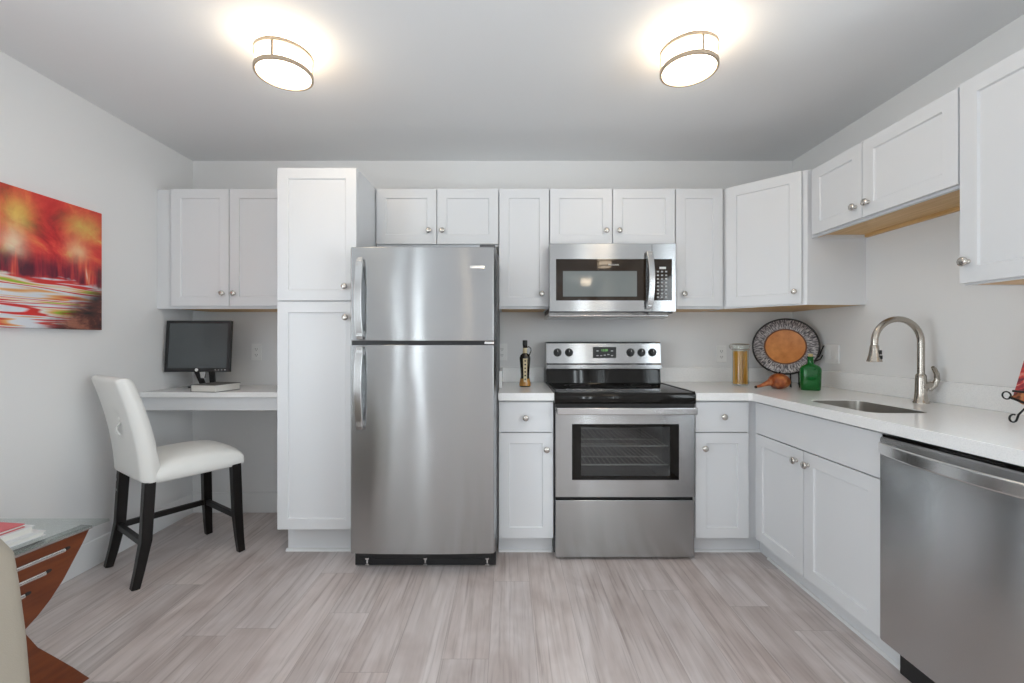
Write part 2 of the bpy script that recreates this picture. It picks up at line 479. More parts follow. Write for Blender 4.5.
# diagonal corner cabinet
CX, CY = 1.354, 2.385
FX = XR - .325 + DT            # carcass front of the right-hand wall cabinets
def corner_cabinet():
    root = thing('corner_cabinet', 'white diagonal corner wall cabinet above the decorative plate', 'cabinet', (CX, YU + DT, ZW - .006))
    z0 = ZW - .006; h = ZT - z0; ax, ay = 0, 0
    P = [(0, 0), (FX - CX - DT, CY - YU - DT), (XR - CX - .001, CY - YU - DT), (XR - CX - .001, YB - YU - DT - .001), (0, YB - YU - DT - .001)]
    cx, cy = .33, .02
    MB().prism(P, .005, h).build('carcass', M['cab'], root)
    a = Vector(P[0]); b = Vector(P[1]); d = (b - a); L = d.length; ang = math.atan2(d.y, d.x)
    mx = Matrix.Rotation(ang, 4, 'Z')
    rim = MB().box(0, L, 0, .018, 0, .005, mx)
    rim.box(P[1][0], P[2][0], P[1][1], P[1][1] + .014, 0, .005)
    rim.build('bottom_rim', M['cab'], root)
    ins = [(.012, .03), (P[1][0] + .01, P[1][1] + .028), (P[2][0] - .002, P[2][1] + .016), (P[3][0] - .002, P[3][1] - .002), (.012, P[4][1] - .002)]
    MB().prism(ins, .0015, .005).build('bottom_panel', M['maple'], root)
    dm = shaker(.018, L - .024, .008, h - .002)
    mtx = Matrix.Rotation(ang, 4, 'Z') @ Matrix.Translation((0, -DT - .001, 0))
    for v in dm.bm.verts: v.co = mtx @ v.co
    dr = dm.build('door', M['cab'], root, bevel=.0012)
    prof = [(.0075, 0), (.0075, .003), (.005, .006), (.0048, .014), (.010, .0165), (.0142, .019), (.0152, .0225), (.0135, .0262), (.008, .0285), (.001, .0292)]
    MB().lathe(prof, 20, mtx=mtx @ Matrix.Translation((L - .056, 0, .075)) @ Matrix.Rotation(PI / 2, 4, 'X')).build('knob', M['nickel'], dr, ang=50)
corner_cabinet()
# above the sink, facing left
XU = XR - .325
yn, yf = 1.586, 2.383
W_ = yf - yn
Ym = 430 * XU / (857.5 + 3.5 - 508)
def yk(px): return 430 * XU / (px - 508)
wall_cabinet('white short two-door wall cabinet above the sink and faucet', (XU, yf), R(-90), W_, DU, 1.762, ZT - .012,
             [('door', .03, yf - 2.018 - g, 1.772, ZT - .014, (yf - 2.018 - .035, 1.832)), ('door', yf - 2.018 + g, W_ - g, 1.772, ZT - .014, (yf - 2.018 + .038, 1.832))], rc=.02)
# tall one at the near end
wall_cabinet('tall white wall cabinet at the near end above the dishwasher', (XU, yn - .002), R(-90), .457, DU, ZW - .004, ZT - .004,
             [('door', g, .457 - g, 1.402, ZT - .006, (.032, PZ(262, 1.56)))])
# pantry
YP = 2.35
x0, x1 = -1.264, -.826; W_ = x1 - x0
root = thing('pantry_cabinet', 'tall white two-door pantry cabinet left of the refrigerator', 'cabinet', (x0, YP, 0))
MB().box(0, W_, DT + .002, YB - YP - .001, .155, 2.14).build('carcass', M['cab'], root)
MB().box(0.012, W_, .10, .12, 0, .155).build('toe_kick', M['cab'], root)
MB().prism([(.10, 0), (.086, 0), (.0875, .008), (.093, .0135), (.10, .015)], .004, W_, 'x').build('toe_trim', M['trim'], root)
fronts(root, [('door', g, W_ - g, 1.414, 2.139, (PX(345.5, YP) - x0, PZ(286.5, YP))), ('door', g, W_ - g, .162, 1.407, (PX(346.3, YP) - x0, PZ(317.5, YP)))])
# base cabinets
YC = 2.365
ZC = .868
x0, x1 = -.053, .2515; W_ = x1 - x0
base_cabinet('base_cabinet', 'white base cabinet between the refrigerator and the stove', (x0, YC), 0, W_, YB - YC - .001, ZC,
             [('drawer', g, W_ - g, .692, .857, (PX(525.5, YC) - x0, PZ(417.5, YC))), ('door', g, W_ - g, .108, .687, (PX(546.5, YC) - x0, PZ(449, YC)))])
x0, x1 = 1.022, 1.328; W_ = x1 - x0
base_cabinet('base_cabinet', 'white base cabinet between the stove and the corner', (x0, YC), 0, W_, YB - YC - .001, ZC,
             [('drawer', .010, W_ - .004, .692, .857, (PX(723, YC) - x0, PZ(416.5, YC))), ('door', .010, W_ - .004, .108, .687, (PX(704, YC) - x0, PZ(448, YC)))], toe_x=(0, .099), corner=True)
XB = 1.353
ys0, ys1 = 2.352, 1.556
W_ = ys0 - ys1; ysm = 430 * XB / (803.5 - 508)
base_cabinet('sink_base_cabinet', 'white two-door sink base cabinet beside the dishwasher', (XB, ys0), R(-90), W_, XR - XB - .001, ZC - .0,
             [('false', .004, W_ - .002, .692, .857, None), ('door', .004, ys0 - ysm - g, .112, .687, (ys0 - 430 * XB / (797 - 508), .633)), ('door', ys0 - ysm + g, W_ - .002, .112, .687, (ys0 - 430 * XB / (808.5 - 508), .633))], toe_x=(0, 0))

# ------------------------------------------------------------------ worktops
ZQ0, ZQ = .868, .91
root = thing('countertop', 'short white countertop between the refrigerator and the stove', 'countertop', (0, YB, ZQ0))
MB().box(-.054, .2525, 2.338 - YB, -.001, 0, ZQ - ZQ0).build('slab', M['quartz'], root, bevel=.003)
MB().box(-.054, .2525, -.020, -.001, ZQ - ZQ0, ZQ - ZQ0 + .10).build('backsplash', M['quartz'], root, bevel=.002)
MB().box(-.054, -.036, -.40, -.020, ZQ - ZQ0, ZQ - ZQ0 + .10).build('side_splash', M['quartz'], root, bevel=.002)
root = thing('countertop', 'long white corner countertop holding the sink and faucet', 'countertop', (XR, YB, ZQ0))
SK = (1.43, 1.665, 1.69, 2.05)         # sink opening
def l_counter():
    bm = bmesh.new()
    outer = [(1.021, 2.338), (1.306, 2.338), (1.322, 2.322), (1.322, .92), (XR - .001, .92), (XR - .001, YB - .001), (1.021, YB - .001)]
    hole = rrect(SK[0] - .0055, SK[1] + .0055, SK[2] - .0055, SK[3] + .0055, .052)
    es = []
    for lp in (outer, hole):
        vs = [bm.verts.new((x - XR, y - YB, 0)) for x, y in lp]
        es += [bm.edges.new((vs[i], vs[(i + 1) % len(vs)])) for i in range(len(vs))]
    r = bmesh.ops.triangle_fill(bm, use_beauty=True, edges=es)
    fs = [f for f in r['geom'] if isinstance(f, bmesh.types.BMFace)]
    e = bmesh.ops.extrude_face_region(bm, geom=fs)
    for v in e['geom']:
        if isinstance(v, bmesh.types.BMVert): v.co.z += ZQ - ZQ0
    mb = MB(); mb.bm.free(); mb.bm = bm
    return mb
l_counter().build('slab', M['quartz'], root, bevel=.0025)
MB().box(1.021 - XR, -.022, -.020, -.001, ZQ - ZQ0, ZQ - ZQ0 + .10).box(-.020, -.001, .92 - YB, -.001, ZQ - ZQ0, ZQ - ZQ0 + .10).build('backsplash', M['quartz'], root, bevel=.002)
# sink bowl under the opening
sx0, sx1, sy0, sy1 = SK
root = thing('sink', 'small stainless sink bowl set in the corner countertop', 'sink', ((sx0 + sx1) / 2, (sy0 + sy1) / 2, ZQ0 - .19))
def sinkring(o, z, r): return [(x - (sx0 + sx1) / 2, y - (sy0 + sy1) / 2, z) for x, y in rrect(sx0 - o, sx1 + o, sy0 - o, sy1 + o, r)]
mb = MB()
mb.loft([sinkring(.005, .150, .0515), sinkring(.005, .2305, .0515), sinkring(.001, .2305, .05), sinkring(.000, .22, .05), sinkring(-.004, .02, .045), sinkring(-.02, .002, .03), sinkring(-.09, 0, .015)], cap=False)
mb.bm.verts.ensure_lookup_table()
mb.bm.faces.new(list(mb.bm.verts)[-28:])
mb.build('bowl', M['sinksteel'], root, ang=60)
MB().lathe([(.001, .004), (.028, .004), (.034, .0015), (.034, .001)], 24).build('drain', M['chrome'], root)

# faucet
FXc, FYc = PX(921, 1.957), 1.957
root = thing('faucet', 'brushed nickel gooseneck pull-down faucet behind the sink', 'faucet', (FXc, FYc, ZQ))
MB().lathe([(.029, 0), (.029, .005), (.025, .010), (.022, .05), (.0205, .11), (.0195, .126), (.016, .132), (.001, .133)], 28).build('body', M['faucet'], root, ang=50)
rad = .106; zc = 1.186 - ZQ
pts = [(0, 0, .12), (0, 0, .2), (0, 0, zc)] + [(-rad + rad * math.cos(R(a)), 0, zc + rad * math.sin(R(a))) for a in range(10, 181, 10)] + [(-2 * rad, 0, zc - .012)]
MB().tube(pts, .0135, 18).build('spout', M['faucet'], root, ang=50)
hd = MB().lathe([(.0145, .075), (.0165, .07), (.018, .055), (.021, .03), (.027, .008), (.029, 0), (.025, -.002), (.001, -.002)], 24, (-2 * rad, 0, zc - .012 - .075)).build('spray_head', M['faucet'], root, ang=50)
MB().box(-2 * rad + .006, -2 * rad + .016, -.0225, -.0185, zc - .055, zc - .035).box(-2 * rad + .006, -2 * rad + .016, -.0255, -.020, zc - .075, zc - .058).build('spray_button', M['black'], hd, bevel=.001)
hv = MB().tube([(.0, -.005, .075), (.025, -.012, .082), (.036, -.016, .088)], [.019, .017, .014], 16)
hv.tube([(.022, -.014, .062), (.042, -.020, .085), (.050, -.024, .108), (.044, -.028, .135), (.028, -.032, .158), (.020, -.034, .166)], [.013, .0125, .011, .010, .009, .006], 14)
hv.build('lever', M['faucet'], root, ang=50)

# ------------------------------------------------------------------ refrigerator
FL, FR, FY = -.812, -.060, 2.19
root = thing('refrigerator', 'stainless steel top-freezer refrigerator beside the pantry cabinet', 'refrigerator', ((FL + FR) / 2, 2.55, 0))
hw = (FR - FL) / 2; oy = -2.55
MB().box(-hw - .004, hw + .004, 2.262 + oy, 2.93 + oy, .114, 1.665).build('cabinet_body', M['darkgrey'], root, bevel=.004)
def plan(bulge=.010, r=.022, n=22, yb=2.250):
    P = []
    for k in range(n + 1):
        t = -1 + 2 * k / n; P.append((hw * .965 * t, FY - .012 + bulge * (t * t) - .0 + oy))
    P += [(hw * .985, FY + .016 + oy), (hw, FY + .028 + oy), (hw, yb + oy), (-hw, yb + oy), (-hw, FY + .028 + oy), (-hw * .985, FY + .016 + oy)]
    return P
fz = MB().prism(plan(), 1.1925, 1.671).build('freezer_door', M['fridge_steel'], root, bevel=.004, ang=25)
fd = MB().prism(plan(), .110, 1.173).build('fridge_door', M['fridge_steel'], root, bevel=.004, ang=25)
MB().box(-hw + .01, hw - .01, 2.205 + oy, 2.262 + oy, 1.172, 1.193).box(-hw + .012, hw - .012, 2.249 + oy, 2.263 + oy, .12, 1.66).build('door_gasket', M['black'], root)
# handles: flat curved bars on the left edge
def fhandle(parent, za, zb, tip):
    hx = PX(358.5, 2.15) - (FL + FR) / 2; n = 14; pts = []; ww = []
    for k in range(n + 1):
        t = k / n; z = za + (zb - za) * t
        out = .014 + .036 * math.sin(PI * (.10 + .82 * t)) ** .7
        pts.append((hx - .004 * math.sin(PI * t), FY - out + .008 + oy, z)); ww.append(.038 if 0 < k < n else .030)
    mb = MB().bar(pts, ww, .014, (1, 0, 0))
    for z in (za + (zb - za) * .07, za + (zb - za) * .93):
        mb.box(hx - .014, hx + .014, FY - .035 + oy, FY + .003 + oy, z - .016, z + .016)
    mb.build('handle', M['steel_plain'], parent, bevel=.004, ang=40)
fhandle(fz, 1.20, 1.612, 1)
fhandle(fd, 1.165, .745, -1)
bx_ = PX(477.5, 2.18) - (FL + FR) / 2
bd = MB().box(bx_ - .037, bx_ + .037, FY - .0105 + oy, FY + .006 + oy, 1.559, 1.576).build('badge', M['chrome'], fz, bevel=.002)
# hinge cap, toe grille with its rollers
MB().box(hw - .085, hw - .005, 2.20 + oy, 2.32 + oy, 1.669, 1.686).build('hinge_cover', M['darkgrey'], root, bevel=.004)
MB().box(hw - .06, hw - .012, 2.195 + oy, 2.25 + oy, 1.176, 1.190).build('center_hinge', M['chrome'], root, bevel=.002)
gm = MB().box(-hw + .004, hw - .004, 2.272 + oy, 2.90 + oy, .008, .113)
for k in range(3): gm.box(-hw + .03, hw - .03, 2.267 + oy, 2.273 + oy, .038 + .024 * k, .046 + .024 * k)
gr = gm.build('toe_grille', M['black'], root, bevel=.003)
for fx in (-hw + .07, 0, hw - .05):
    MB().lathe([(.011, 0), (.011, .008), (.005, .010), (.005, .030), (.011, .032), (.011, .040), (.001, .041)], 16, (fx, 2.268 + oy, .012)).build('leveling_foot', M['chrome'], root)
for fx in (-hw + .05, hw - .05):
    for fy in (2.33, 2.85): MB().lathe([(.02, 0), (.02, .009)], 14, (fx, fy + oy, 0)).build('leveling_foot', M['black'], root)

# ------------------------------------------------------------------ stove
SL, SR = .2545, 1.0185
cx_ = (SL + SR) / 2; hw = (SR - SL) / 2
oy = -2.65
root = thing('stove', 'stainless electric stove with black glass cooktop below the microwave', 'stove', (cx_, 2.65, 0))
def sx_(px, Y): return PX(px, Y) - cx_
# body as an open box round the oven cavity
ya, yb = 2.386 + oy, 2.985 + oy
cx0, cx1, cz0, cz1 = -.27, .27, .38, .80
MB().box(-hw, cx0, ya, yb, .02, .865).box(cx1, hw, ya, yb, .02, .865).box(cx0, cx1, ya, yb, .02, cz0).box(cx0, cx1, ya, yb, cz1, .865).box(cx0, cx1, yb - .05, yb, cz0, cz1).build('body', M['darkgrey'], root)
c_ = .004
MB().box(cx0, cx0 + c_, ya, yb - .06, cz0, cz1).box(cx1 - c_, cx1, ya, yb - .06, cz0, cz1).box(cx0, cx1, yb - .06, yb - .05, cz0, cz1).box(cx0, cx1, ya, yb - .06, cz0, cz0 + c_).box(cx0, cx1, ya, yb - .06, cz1 - c_, cz1).build('oven_cavity', M['cavity'], root)
for z in (.605, .50):
    mb = MB()
    for k in range(19):
        x = cx0 + .02 + (cx1 - cx0 - .04) * k / 18
        mb.cyl((x, ya + .03, z), (x, yb - .08, z), .0018, 6)
    for y in (ya + .03, ya + .2, yb - .08): mb.cyl((cx0 + .008, y, z - .002), (cx1 - .008, y, z - .002), .0045, 8)
    mb.build('oven_rack', M['rack'], root)
MB().box(cx0 + .02, cx1 - .02, yb - .20, yb - .19, .77, .775).tube([(-.2, yb - .12, .76), (.2, yb - .12, .76), (.2, yb - .3, .76), (-.2, yb - .3, .76)], .005, 8).build('oven_element', M['darkgrey'], root)
# door
yd = 2.337 + oy
wx0, wx1, wz0, wz1 = sx_(572, 2.337), sx_(679, 2.337), .4375, .7415
door = MB()
door.box(-hw + .004, wx0, yd, ya - .002, .345, .832).box(wx1, hw - .004, yd, ya - .002, .345, .832).box(wx0, wx1, yd, ya - .002, .345, wz0).box(wx0, wx1, yd, ya - .002, wz1, .832)
bmesh.ops.remove_doubles(door.bm, verts=door.bm.verts, dist=1e-5)
dr = door.build('oven_door', M['steel'], root)
px0, px1, pz0, pz1 = sx_(581, 2.337), sx_(670.5, 2.337), .4575, .7265
fm = MB().box(wx0, px0, yd - .001, yd + .012, wz0, wz1).box(px1, wx1, yd - .001, yd + .012, wz0, wz1).box(px0, px1, yd - .001, yd + .012, wz0, pz0).box(px0, px1, yd - .001, yd + .012, pz1, wz1)
fm.build('window_border', M['blackglass'], dr)
MB().box(px0, px1, yd, yd + .005, pz0, pz1).build('window_pane', M['ovenpane'], dr)
n = 16; pts = []
for k in range(n + 1):
    t = -1 + 2 * k / n
    pts.append((t * (hw - .008), yd - .050 + .010 * t * t, .818))
MB().box(-hw + .004, hw - .004, yd + .006, ya - .002, .832, .851).build('door_top_trim', M['black'], dr)
hb = MB().bar(pts, .038, .018, (0, 0, 1))
for sgn in (-1, 1): hb.box(sgn * (hw - .032) - .018, sgn * (hw - .032) + .018, yd - .042, yd + .002,   .802, .834)
hb.build('handle', M['steel_plain'], dr, bevel=.005, seg=3)
MB().box(-hw + .004, hw - .004, yd + .002, ya - .002, .0145, .327).build('storage_drawer', M['steel'], root, bevel=.004)
MB().box(-hw + .006, hw - .006, yd + .02, ya - .001, .326, .346).build('drawer_gap_trim', M['black'], root)
# cooktop
ck = MB().prism([(2.332 + oy, .852), (2.328 + oy, .862), (2.328 + oy, .900), (2.334 + oy, .9105), (2.35 + oy, .914), (2.90 + oy, .914), (2.90 + oy, .852)], -hw, hw, 'x').build('cooktop', M['blackglass'], root, bevel=.0015)
for bx2, by2, br_ in ((-.2, 2.47, .10), (.2, 2.47, .078), (-.2, 2.71, .078), (.2, 2.71, .10)):
    mb = MB()
    for rr in (br_, br_ * .6):
        mb.lathe([(rr, .9141), (rr + .002, .9141), (rr + .002, .9145), (rr, .9145)], 40, (bx2, by2 + oy, 0), cap=False)
    mb.build('burner_mark', M['darkgrey'], ck)
for q in (-hw + .0055, hw - .0055): MB().box(q - .006, q + .006, 2.34 + oy, 2.85 + oy, .9105, .918).build('side_trim', M['blackmetal'], ck, bevel=.001)
# backguard
MB().prism([(2.865 + oy, .913), (2.875 + oy, 1.004), (2.985 + oy, 1.004), (2.985 + oy, .913)], -hw, hw, 'x').build('lower_backguard', M['blackglass'], root, bevel=.002)
bg = MB().prism([(2.872 + oy, 1.002), (2.850 + oy, 1.008), (2.848 + oy, 1.035), (2.858 + oy, 1.045), (2.868 + oy, 1.178), (2.88 + oy, 1.187), (2.985 + oy, 1.187), (2.985 + oy, 1.002)], -hw, hw, 'x').build('backguard', M['steel'], root, bevel=.002)
slope = math.atan2(.010, .133)
def kz(py): return PZ(py, 2.862)
for px in (557.5, 569, 630.5, 641.5, 652.3):
    x = sx_(px, 2.862); z = kz(352.5)
    y = 2.858 + oy + (z - 1.045) * .010 / .133
    mt = Matrix.Translation((x, y, z)) @ Matrix.Rotation(PI / 2, 4, 'X')
    kb = MB().lathe([(.027, 0), (.027, .004), (.022, .006), (.0205, .02), (.0185, .023), (.001, .0235)], 24, mtx=mt)
    kb.box(-.0055, .0055, -.021, .021, .015, .031, mtx=mt @ Matrix.Rotation(.15, 4, 'Z'))
    kk = kb.build('control_knob', M['black'], bg, bevel=.001)
    MB().box(-.0012, .0012, .004, .019, .0312, .0318, mtx=mt @ Matrix.Rotation(.15, 4, 'Z')).build('pointer_mark', M['whitemark'], kk)
dx0, dx1, dz0, dz1 = sx_(593, 2.862), sx_(616, 2.862), kz(358), kz(347)
dp = MB().box(dx0, dx1, 2.8545 + oy, 2.868 + oy, dz0, dz1).build('clock_display', M['black'], bg, bevel=.001)
dcx = (dx0 + dx1) / 2
text_mesh('clock_digits', '12:00', .020, M['green_led'], dp, (dcx - .002, 2.8541 + oy, dz1 - .022), (PI / 2, 0, 0))
for qx, qz in ((-.048, .026), (-.048, .057), (-.024, .057), (0, .054), (.024, .050), (.048, .026), (.048, .057)):
    MB().box(dcx + qx - .007, dcx + qx + .007, 2.8535 + oy, 2.855 + oy, dz1 - qz - .003, dz1 - qz + .003).build('touch_key', M['greymark'], dp)
for fx in (-hw + .06, hw - .06):
    for fy in (2.40, 2.93): MB().lathe([(.022, 0), (.022, .008), (.012, .012), (.012, .03)], 14, (fx, fy + oy, 0)).build('leveling_foot', M['black'], root)

# ------------------------------------------------------------------ microwave
ML, MR, MY = .252, 1.014, 2.60
cx_ = (ML + MR) / 2; hw = (MR - ML) / 2; oy = -MY
root = thing('microwave', 'stainless over-range microwave mounted above the stove', 'microwave', (cx_, MY, 1.355))
oz = -1.355
def mx_(px): return PX(px, MY) - cx_
def mz_(py): return PZ(py, MY) + oz
MB().box(-hw + .003, hw - .003, .035, YB - MY - .001, 1.362 + oz, 1.7835 + oz).build('case', M['darkgrey'], root, bevel=.003)
MB().prism([(.06, 1.362 + oz), (-.005, 1.366 + oz), (-.022, 1.346 + oz), (-.018, 1.336 + oz), (.06, 1.33 + oz), (.33, 1.338 + oz), (.33, 1.362 + oz)], -hw - .006, hw - .05, 'x').build('bottom_vent', M['steel_plain'], root, bevel=.003)
sm = mx_(652)
def mwface(a0, a1, h0, h1, k0, k1, name):
    z0, z1 = 1.372 + oz, 1.7815 + oz
    mb = MB().box(a0, h0, 0, .034, z0, z1).box(h1, a1, 0, .034, z0, z1).box(h0, h1, 0, .034, z0, k0).box(h0, h1, 0, .034, k1, z1)
    bmesh.ops.remove_doubles(mb.bm, verts=mb.bm.verts, dist=1e-5)
    return mb.build(name, M['steel'], root)
bz0, bz1 = mz_(300.5), mz_(259)
md = mwface(-hw, sm - .0012, mx_(556), mx_(646), bz0, bz1, 'door')
mp_ = mwface(sm + .0012, hw, mx_(652.8), mx_(672), bz0, bz1, 'control_panel')
a0, a1, k0, k1 = mx_(563), mx_(637), mz_(296.5), mz_(271)
MB().box(mx_(556), a0, .001, .03, bz0, bz1).box(a1, mx_(646), .001, .03, bz0, bz1).box(a0, a1, .001, .03, bz0, k0).box(a0, a1, .001, .03, k1, bz1).build('window_border', M['mwglass'], md)
MB().box(a0, a1, .0015, .03, k0, k1).build('window_screen', M['mwwindow'], md)
MB().box(mx_(652.8), mx_(672), .001, .03, bz0, bz1).build('keypad', M['mwglass'], mp_)
kp = root
for r_ in range(8):
    for c3 in range(3):
        x = mx_(658 + 4.1 * c3); z = mz_(271.6 + 3.65 * r_)
        MB().box(x - .006, x + .006, .0003, .0012, z - .0045, z + .0045).build('key_mark', M['greymark'], mp_)
MB().box(mx_(659.5), mx_(666), .0003, .0012, mz_(269.0), mz_(266.8)).build('display_mark', M['whitemark'], mp_)
text_mesh('logo_lettering', 'FRIGIDAIRE', .0125, M['whitemark'], md, (mx_(613.7), .0004, mz_(264.8)), (PI / 2, 0, 0))
n = 14; pts = []
for k in range(n + 1):
    t = -1 + 2 * k / n
    pts.append((mx_(648.3) + .006 * (1 - t * t), -.052 + .030 * t * t, (mz_(252) + mz_(309)) / 2 + t * (mz_(252) - mz_(309)) / 2))
hb = MB().bar(pts, .036, .012, (1, 0, 0))
for t in (-.86, .86): hb.box(mx_(648.3) - .010, mx_(648.3) + .012, -.035, .001, pts[n // 2][2] + t * .17 - .015, pts[n // 2][2] + t * .17 + .015)
hb.build('handle', M['steel_plain'], md, bevel=.004)

# ------------------------------------------------------------------ dishwasher
DX = 1.337
y0, y1 = .942, 1.549
root = thing('dishwasher', 'stainless steel dishwasher under the corner countertop', 'dishwasher', (DX, (y0 + y1) / 2, 0), R(-90))
W_ = (y1 - y0) / 2
MB().box(-W_ + .006, W_ - .006, .05, .58, .10, .862).build('tub', M['darkgrey'], root)
dd = MB().prism([(.045, .118), (.004, .118), (.0, .126), (0, .842), (.004, .849), (.045, .849)], -W_ + .002, W_ - .002, 'x').build('door', M['dish_steel'], root, bevel=.003)
MB().box(-W_ + .004, W_ - .004, .008, .05, .8495, .858).build('control_strip', M['blackglass'], dd, bevel=.001)
n = 20; pts = []
for k in range(n + 1):
    t = -1 + 2 * k / n
    pts.append((t * (W_ - .022), -.056 + .040 * abs(t) ** 2.5, .815))
hb = MB().bar(pts, .042, .014, (0, 0, 1))
for t in (-1, 1): hb.box(t * (W_ - .042) - .016, t * (W_ - .042) + .016, -.02, .002, .800, .830)
hb.build('handle', M['bright_steel'], dd, bevel=.006, seg=3)
MB().box(-W_ + .006, W_ - .006, .07, .09, 0, .118).build('toe_panel', M['black'], root)

# ------------------------------------------------------------------ desk
root = thing('desk', 'white built-in wall desk carrying the monitor', 'desk', (XL, YB, .776))
xr_ = -1.266 - XL
MB().box(.001, xr_, 2.564 - YB, -.001, .080, .111).build('desktop', M['quartz'], root, bevel=.0025)
MB().box(.001, xr_, 2.586 - YB, 2.604 - YB, 0, .080).build('apron', M['cab'], root, bevel=.001)
ZD = .887
# monitor
root = thing('monitor', 'black flat screen monitor standing on the white desk', 'monitor', (-1.970, 2.77, ZD), R(2))
mw, mh = .200, .163
zc = PZ(346.3, 2.74) - ZD
tilt = Matrix.Translation((0, -.03, zc)) @ Matrix.Rotation(R(-4), 4, 'X')
bz = MB()
bz.box(-mw, -mw + .017, -.012, .012, -mh, mh, tilt).box(mw - .017, mw, -.012, .012, -mh, mh, tilt).box(-mw + .017, mw - .017, -.012, .012, -mh, -mh + .024, tilt).box(-mw + .017, mw - .017, -.012, .012, mh - .017, mh, tilt)
bmesh.ops.remove_doubles(bz.bm, verts=bz.bm.verts, dist=1e-5)
bz.box(-mw + .012, mw - .012, -.002, .030, -mh + .012, mh - .012, tilt)
bezel = bz.build('bezel', M['black'], root)
M['screen'] = mat('screen', (.075, .085, .09), .22, Specular_IOR_Level=.6)
MB().box(-mw + .0165, mw - .0165, -.0085, -.004, -mh + .0235, mh - .0165, tilt).build('screen', M['screen'], root)
mt = tilt @ Matrix.Translation((0, -.0118, -mh + .013)) @ Matrix.Rotation(PI / 2, 4, 'X')
MB().lathe([(.0105, 0), (.0105, .0015), (.0085, .0022), (.001, .0022)], 24, mtx=mt).build('round_badge', M['chrome'], bezel)
for k in range(4):
    MB().box(mw - .088 + .020 * k, mw - .080 + .020 * k, -.0135, -.0115, -mh + .010, -mh + .0155, tilt).build('button', M['steel_plain'], bezel, bevel=.0005)
st = MB()
for sg in (-1, 1):
    st.bar([(sg * .052, .005, zc - .13), (sg * .043, .03, zc - .18), (sg * .030, .06, .012)], [.030, .032, .030], .02, (1, 0, 0))
st.box(-.06, .06, .012, .035, zc - .14, zc + .02)
stand = st.build('stand', M['black'], root, bevel=.003)
MB().prism([(-.024, .0), (.024, 0), (.012, -.075), (-.012, -.075)], .004, .012, 'y', Matrix.Translation((0, 0, zc - .13))).build('stand_inlay', M['steel_plain'], stand)
MB().lathe([(.001, 0), (.135, 0), (.138, .004), (.135, .008), (.05, .016), (.001, .017)], 36, (-.0, .075, 0), None, 1.0, .45).build('base', M['black'], root)

def book(name, label, loc, rz, w_, d_, t_, cover, pages, group=None, spine=True):
    root = thing(name, label, 'book', loc, rz, group)
    c = .003
    # spine on the left (local -x); pages show on the other three sides
    MB().box(0, w_, 0, d_, 0, c).box(0, w_, 0, d_, t_ - c, t_).box(0, c, 0, d_, c, t_ - c).build('cover', cover, root, bevel=.0008)
    MB().box(c, w_ - .004, .004, d_ - .004, c, t_ - c).build('page_block', pages, root)
    return root
M['pages'] = mat('book pages', (.78, .76, .71), .8)
M['bookgrey'] = mat('grey book cover', (.13, .125, .12), .5)
M['bookred'] = mat('red book cover', (.55, .09, .10), .45)
M['bookwhite'] = mat('pale book cover', (.72, .72, .72), .45)
# the thick book in front of the monitor
def rotp(p, a): return (p[0] * math.cos(a) - p[1] * math.sin(a), p[0] * math.sin(a) + p[1] * math.cos(a))
book('book', 'thick book with pale pages lying on the desk before the monitor', (-1.909, 2.585, ZD), R(-11), .175, .188, .044, M['bookgrey'], M['pages'])

# ------------------------------------------------------------------ outlets and switch
def outlet(label, loc, rz):
    root = thing('wall_outlet', label, 'outlet', loc, rz, 'white wall outlets')
    MB().box(-.036, .036, -.007, 0, -.058, .058).build('cover_plate', M['white_plastic'], root, bevel=.003)
    for z in (-.02, .02):
        s_ = MB().prism(rrect(-.0165, .0165, z - .0145, z + .0145, .009), -.0088, -.006, 'y').build('socket', M['white_plastic'], root)
        MB().box(-.008, -.0055, -.0092, -.0085, z - .003, z + .006).box(.0055, .008, -.0092, -.0085, z - .003, z + .006).box(-.002, .002, -.0092, -.0085, z - .010, z - .006).build('slots', M['darkgrey'], s_)
outlet('white wall outlet above the desk right of the monitor', (PX(257, 3), YB, PZ(352, 3)), 0)
outlet('white wall outlet beside the refrigerator behind the dark oil bottle', (PX(502, 3), YB, PZ(352, 3)), 0)
outlet('white wall outlet between the stove and the pasta jar', (PX(721, 3), YB, PZ(354, 3)), 0)
root = thing('light_switch', 'white double rocker wall switch right of the green bottle', 'switch', (XR, 2.63, PZ(354, 2.63)), R(-90))
MB().box(-.057, .057, -.007, 0, -.058, .058).build('cover_plate', M['white_plastic'], root, bevel=.003)
for x in (-.023, .023):
    MB().prism([(-.0065, -.033), (-.012, -.033), (-.0085, 0), (-.0085, .033), (-.0065, .033)], x - .0165, x + .0165, 'x').build('rocker', M['white_plastic'], root, bevel=.001)

# ------------------------------------------------------------------ ceiling lamps
def lamp(label, x, y):
    root = thing('ceiling_lamp', label, 'ceiling lamp', (x, y, H), 0, 'round ceiling lamps')
    MB().lathe([(.085, -.002), (.085, -.018), (.001, -.018)], 40).build('canopy', M['nickel'], root)
    MB().lathe([(.100, -.019), (.106, -.024), (.106, -.118), (.100, -.126), (.06, -.134), (.001, -.137)], 48).build('glass_shade', M['lampglass'], root, ang=60)
    rg = lambda z: MB().lathe([(.1064, z - .008), (.1155, z - .008), (.1155, z + .008), (.1064, z + .008), (.1064, z - .008)], 56, cap=False)
    rg(-.047).build('trim_ring', M['lamp_ring'], root, ang=40)
    rg(-.121).build('trim_ring', M['lamp_ring'], root, ang=40)
    for k in range(3):
        mt = Matrix.Rotation(R(35 + 120 * k), 4, 'Z')
        MB().box(.1085, .1145, -.005, .005, -.115, -.055, mt).build('strap', M['lamp_ring'], root)
    return root
lamp('round glass ceiling lamp with nickel rings above the desk side', -.953, 1.83)
lamp('round glass ceiling lamp with nickel rings nearer the sink wall', .757, 1.80)
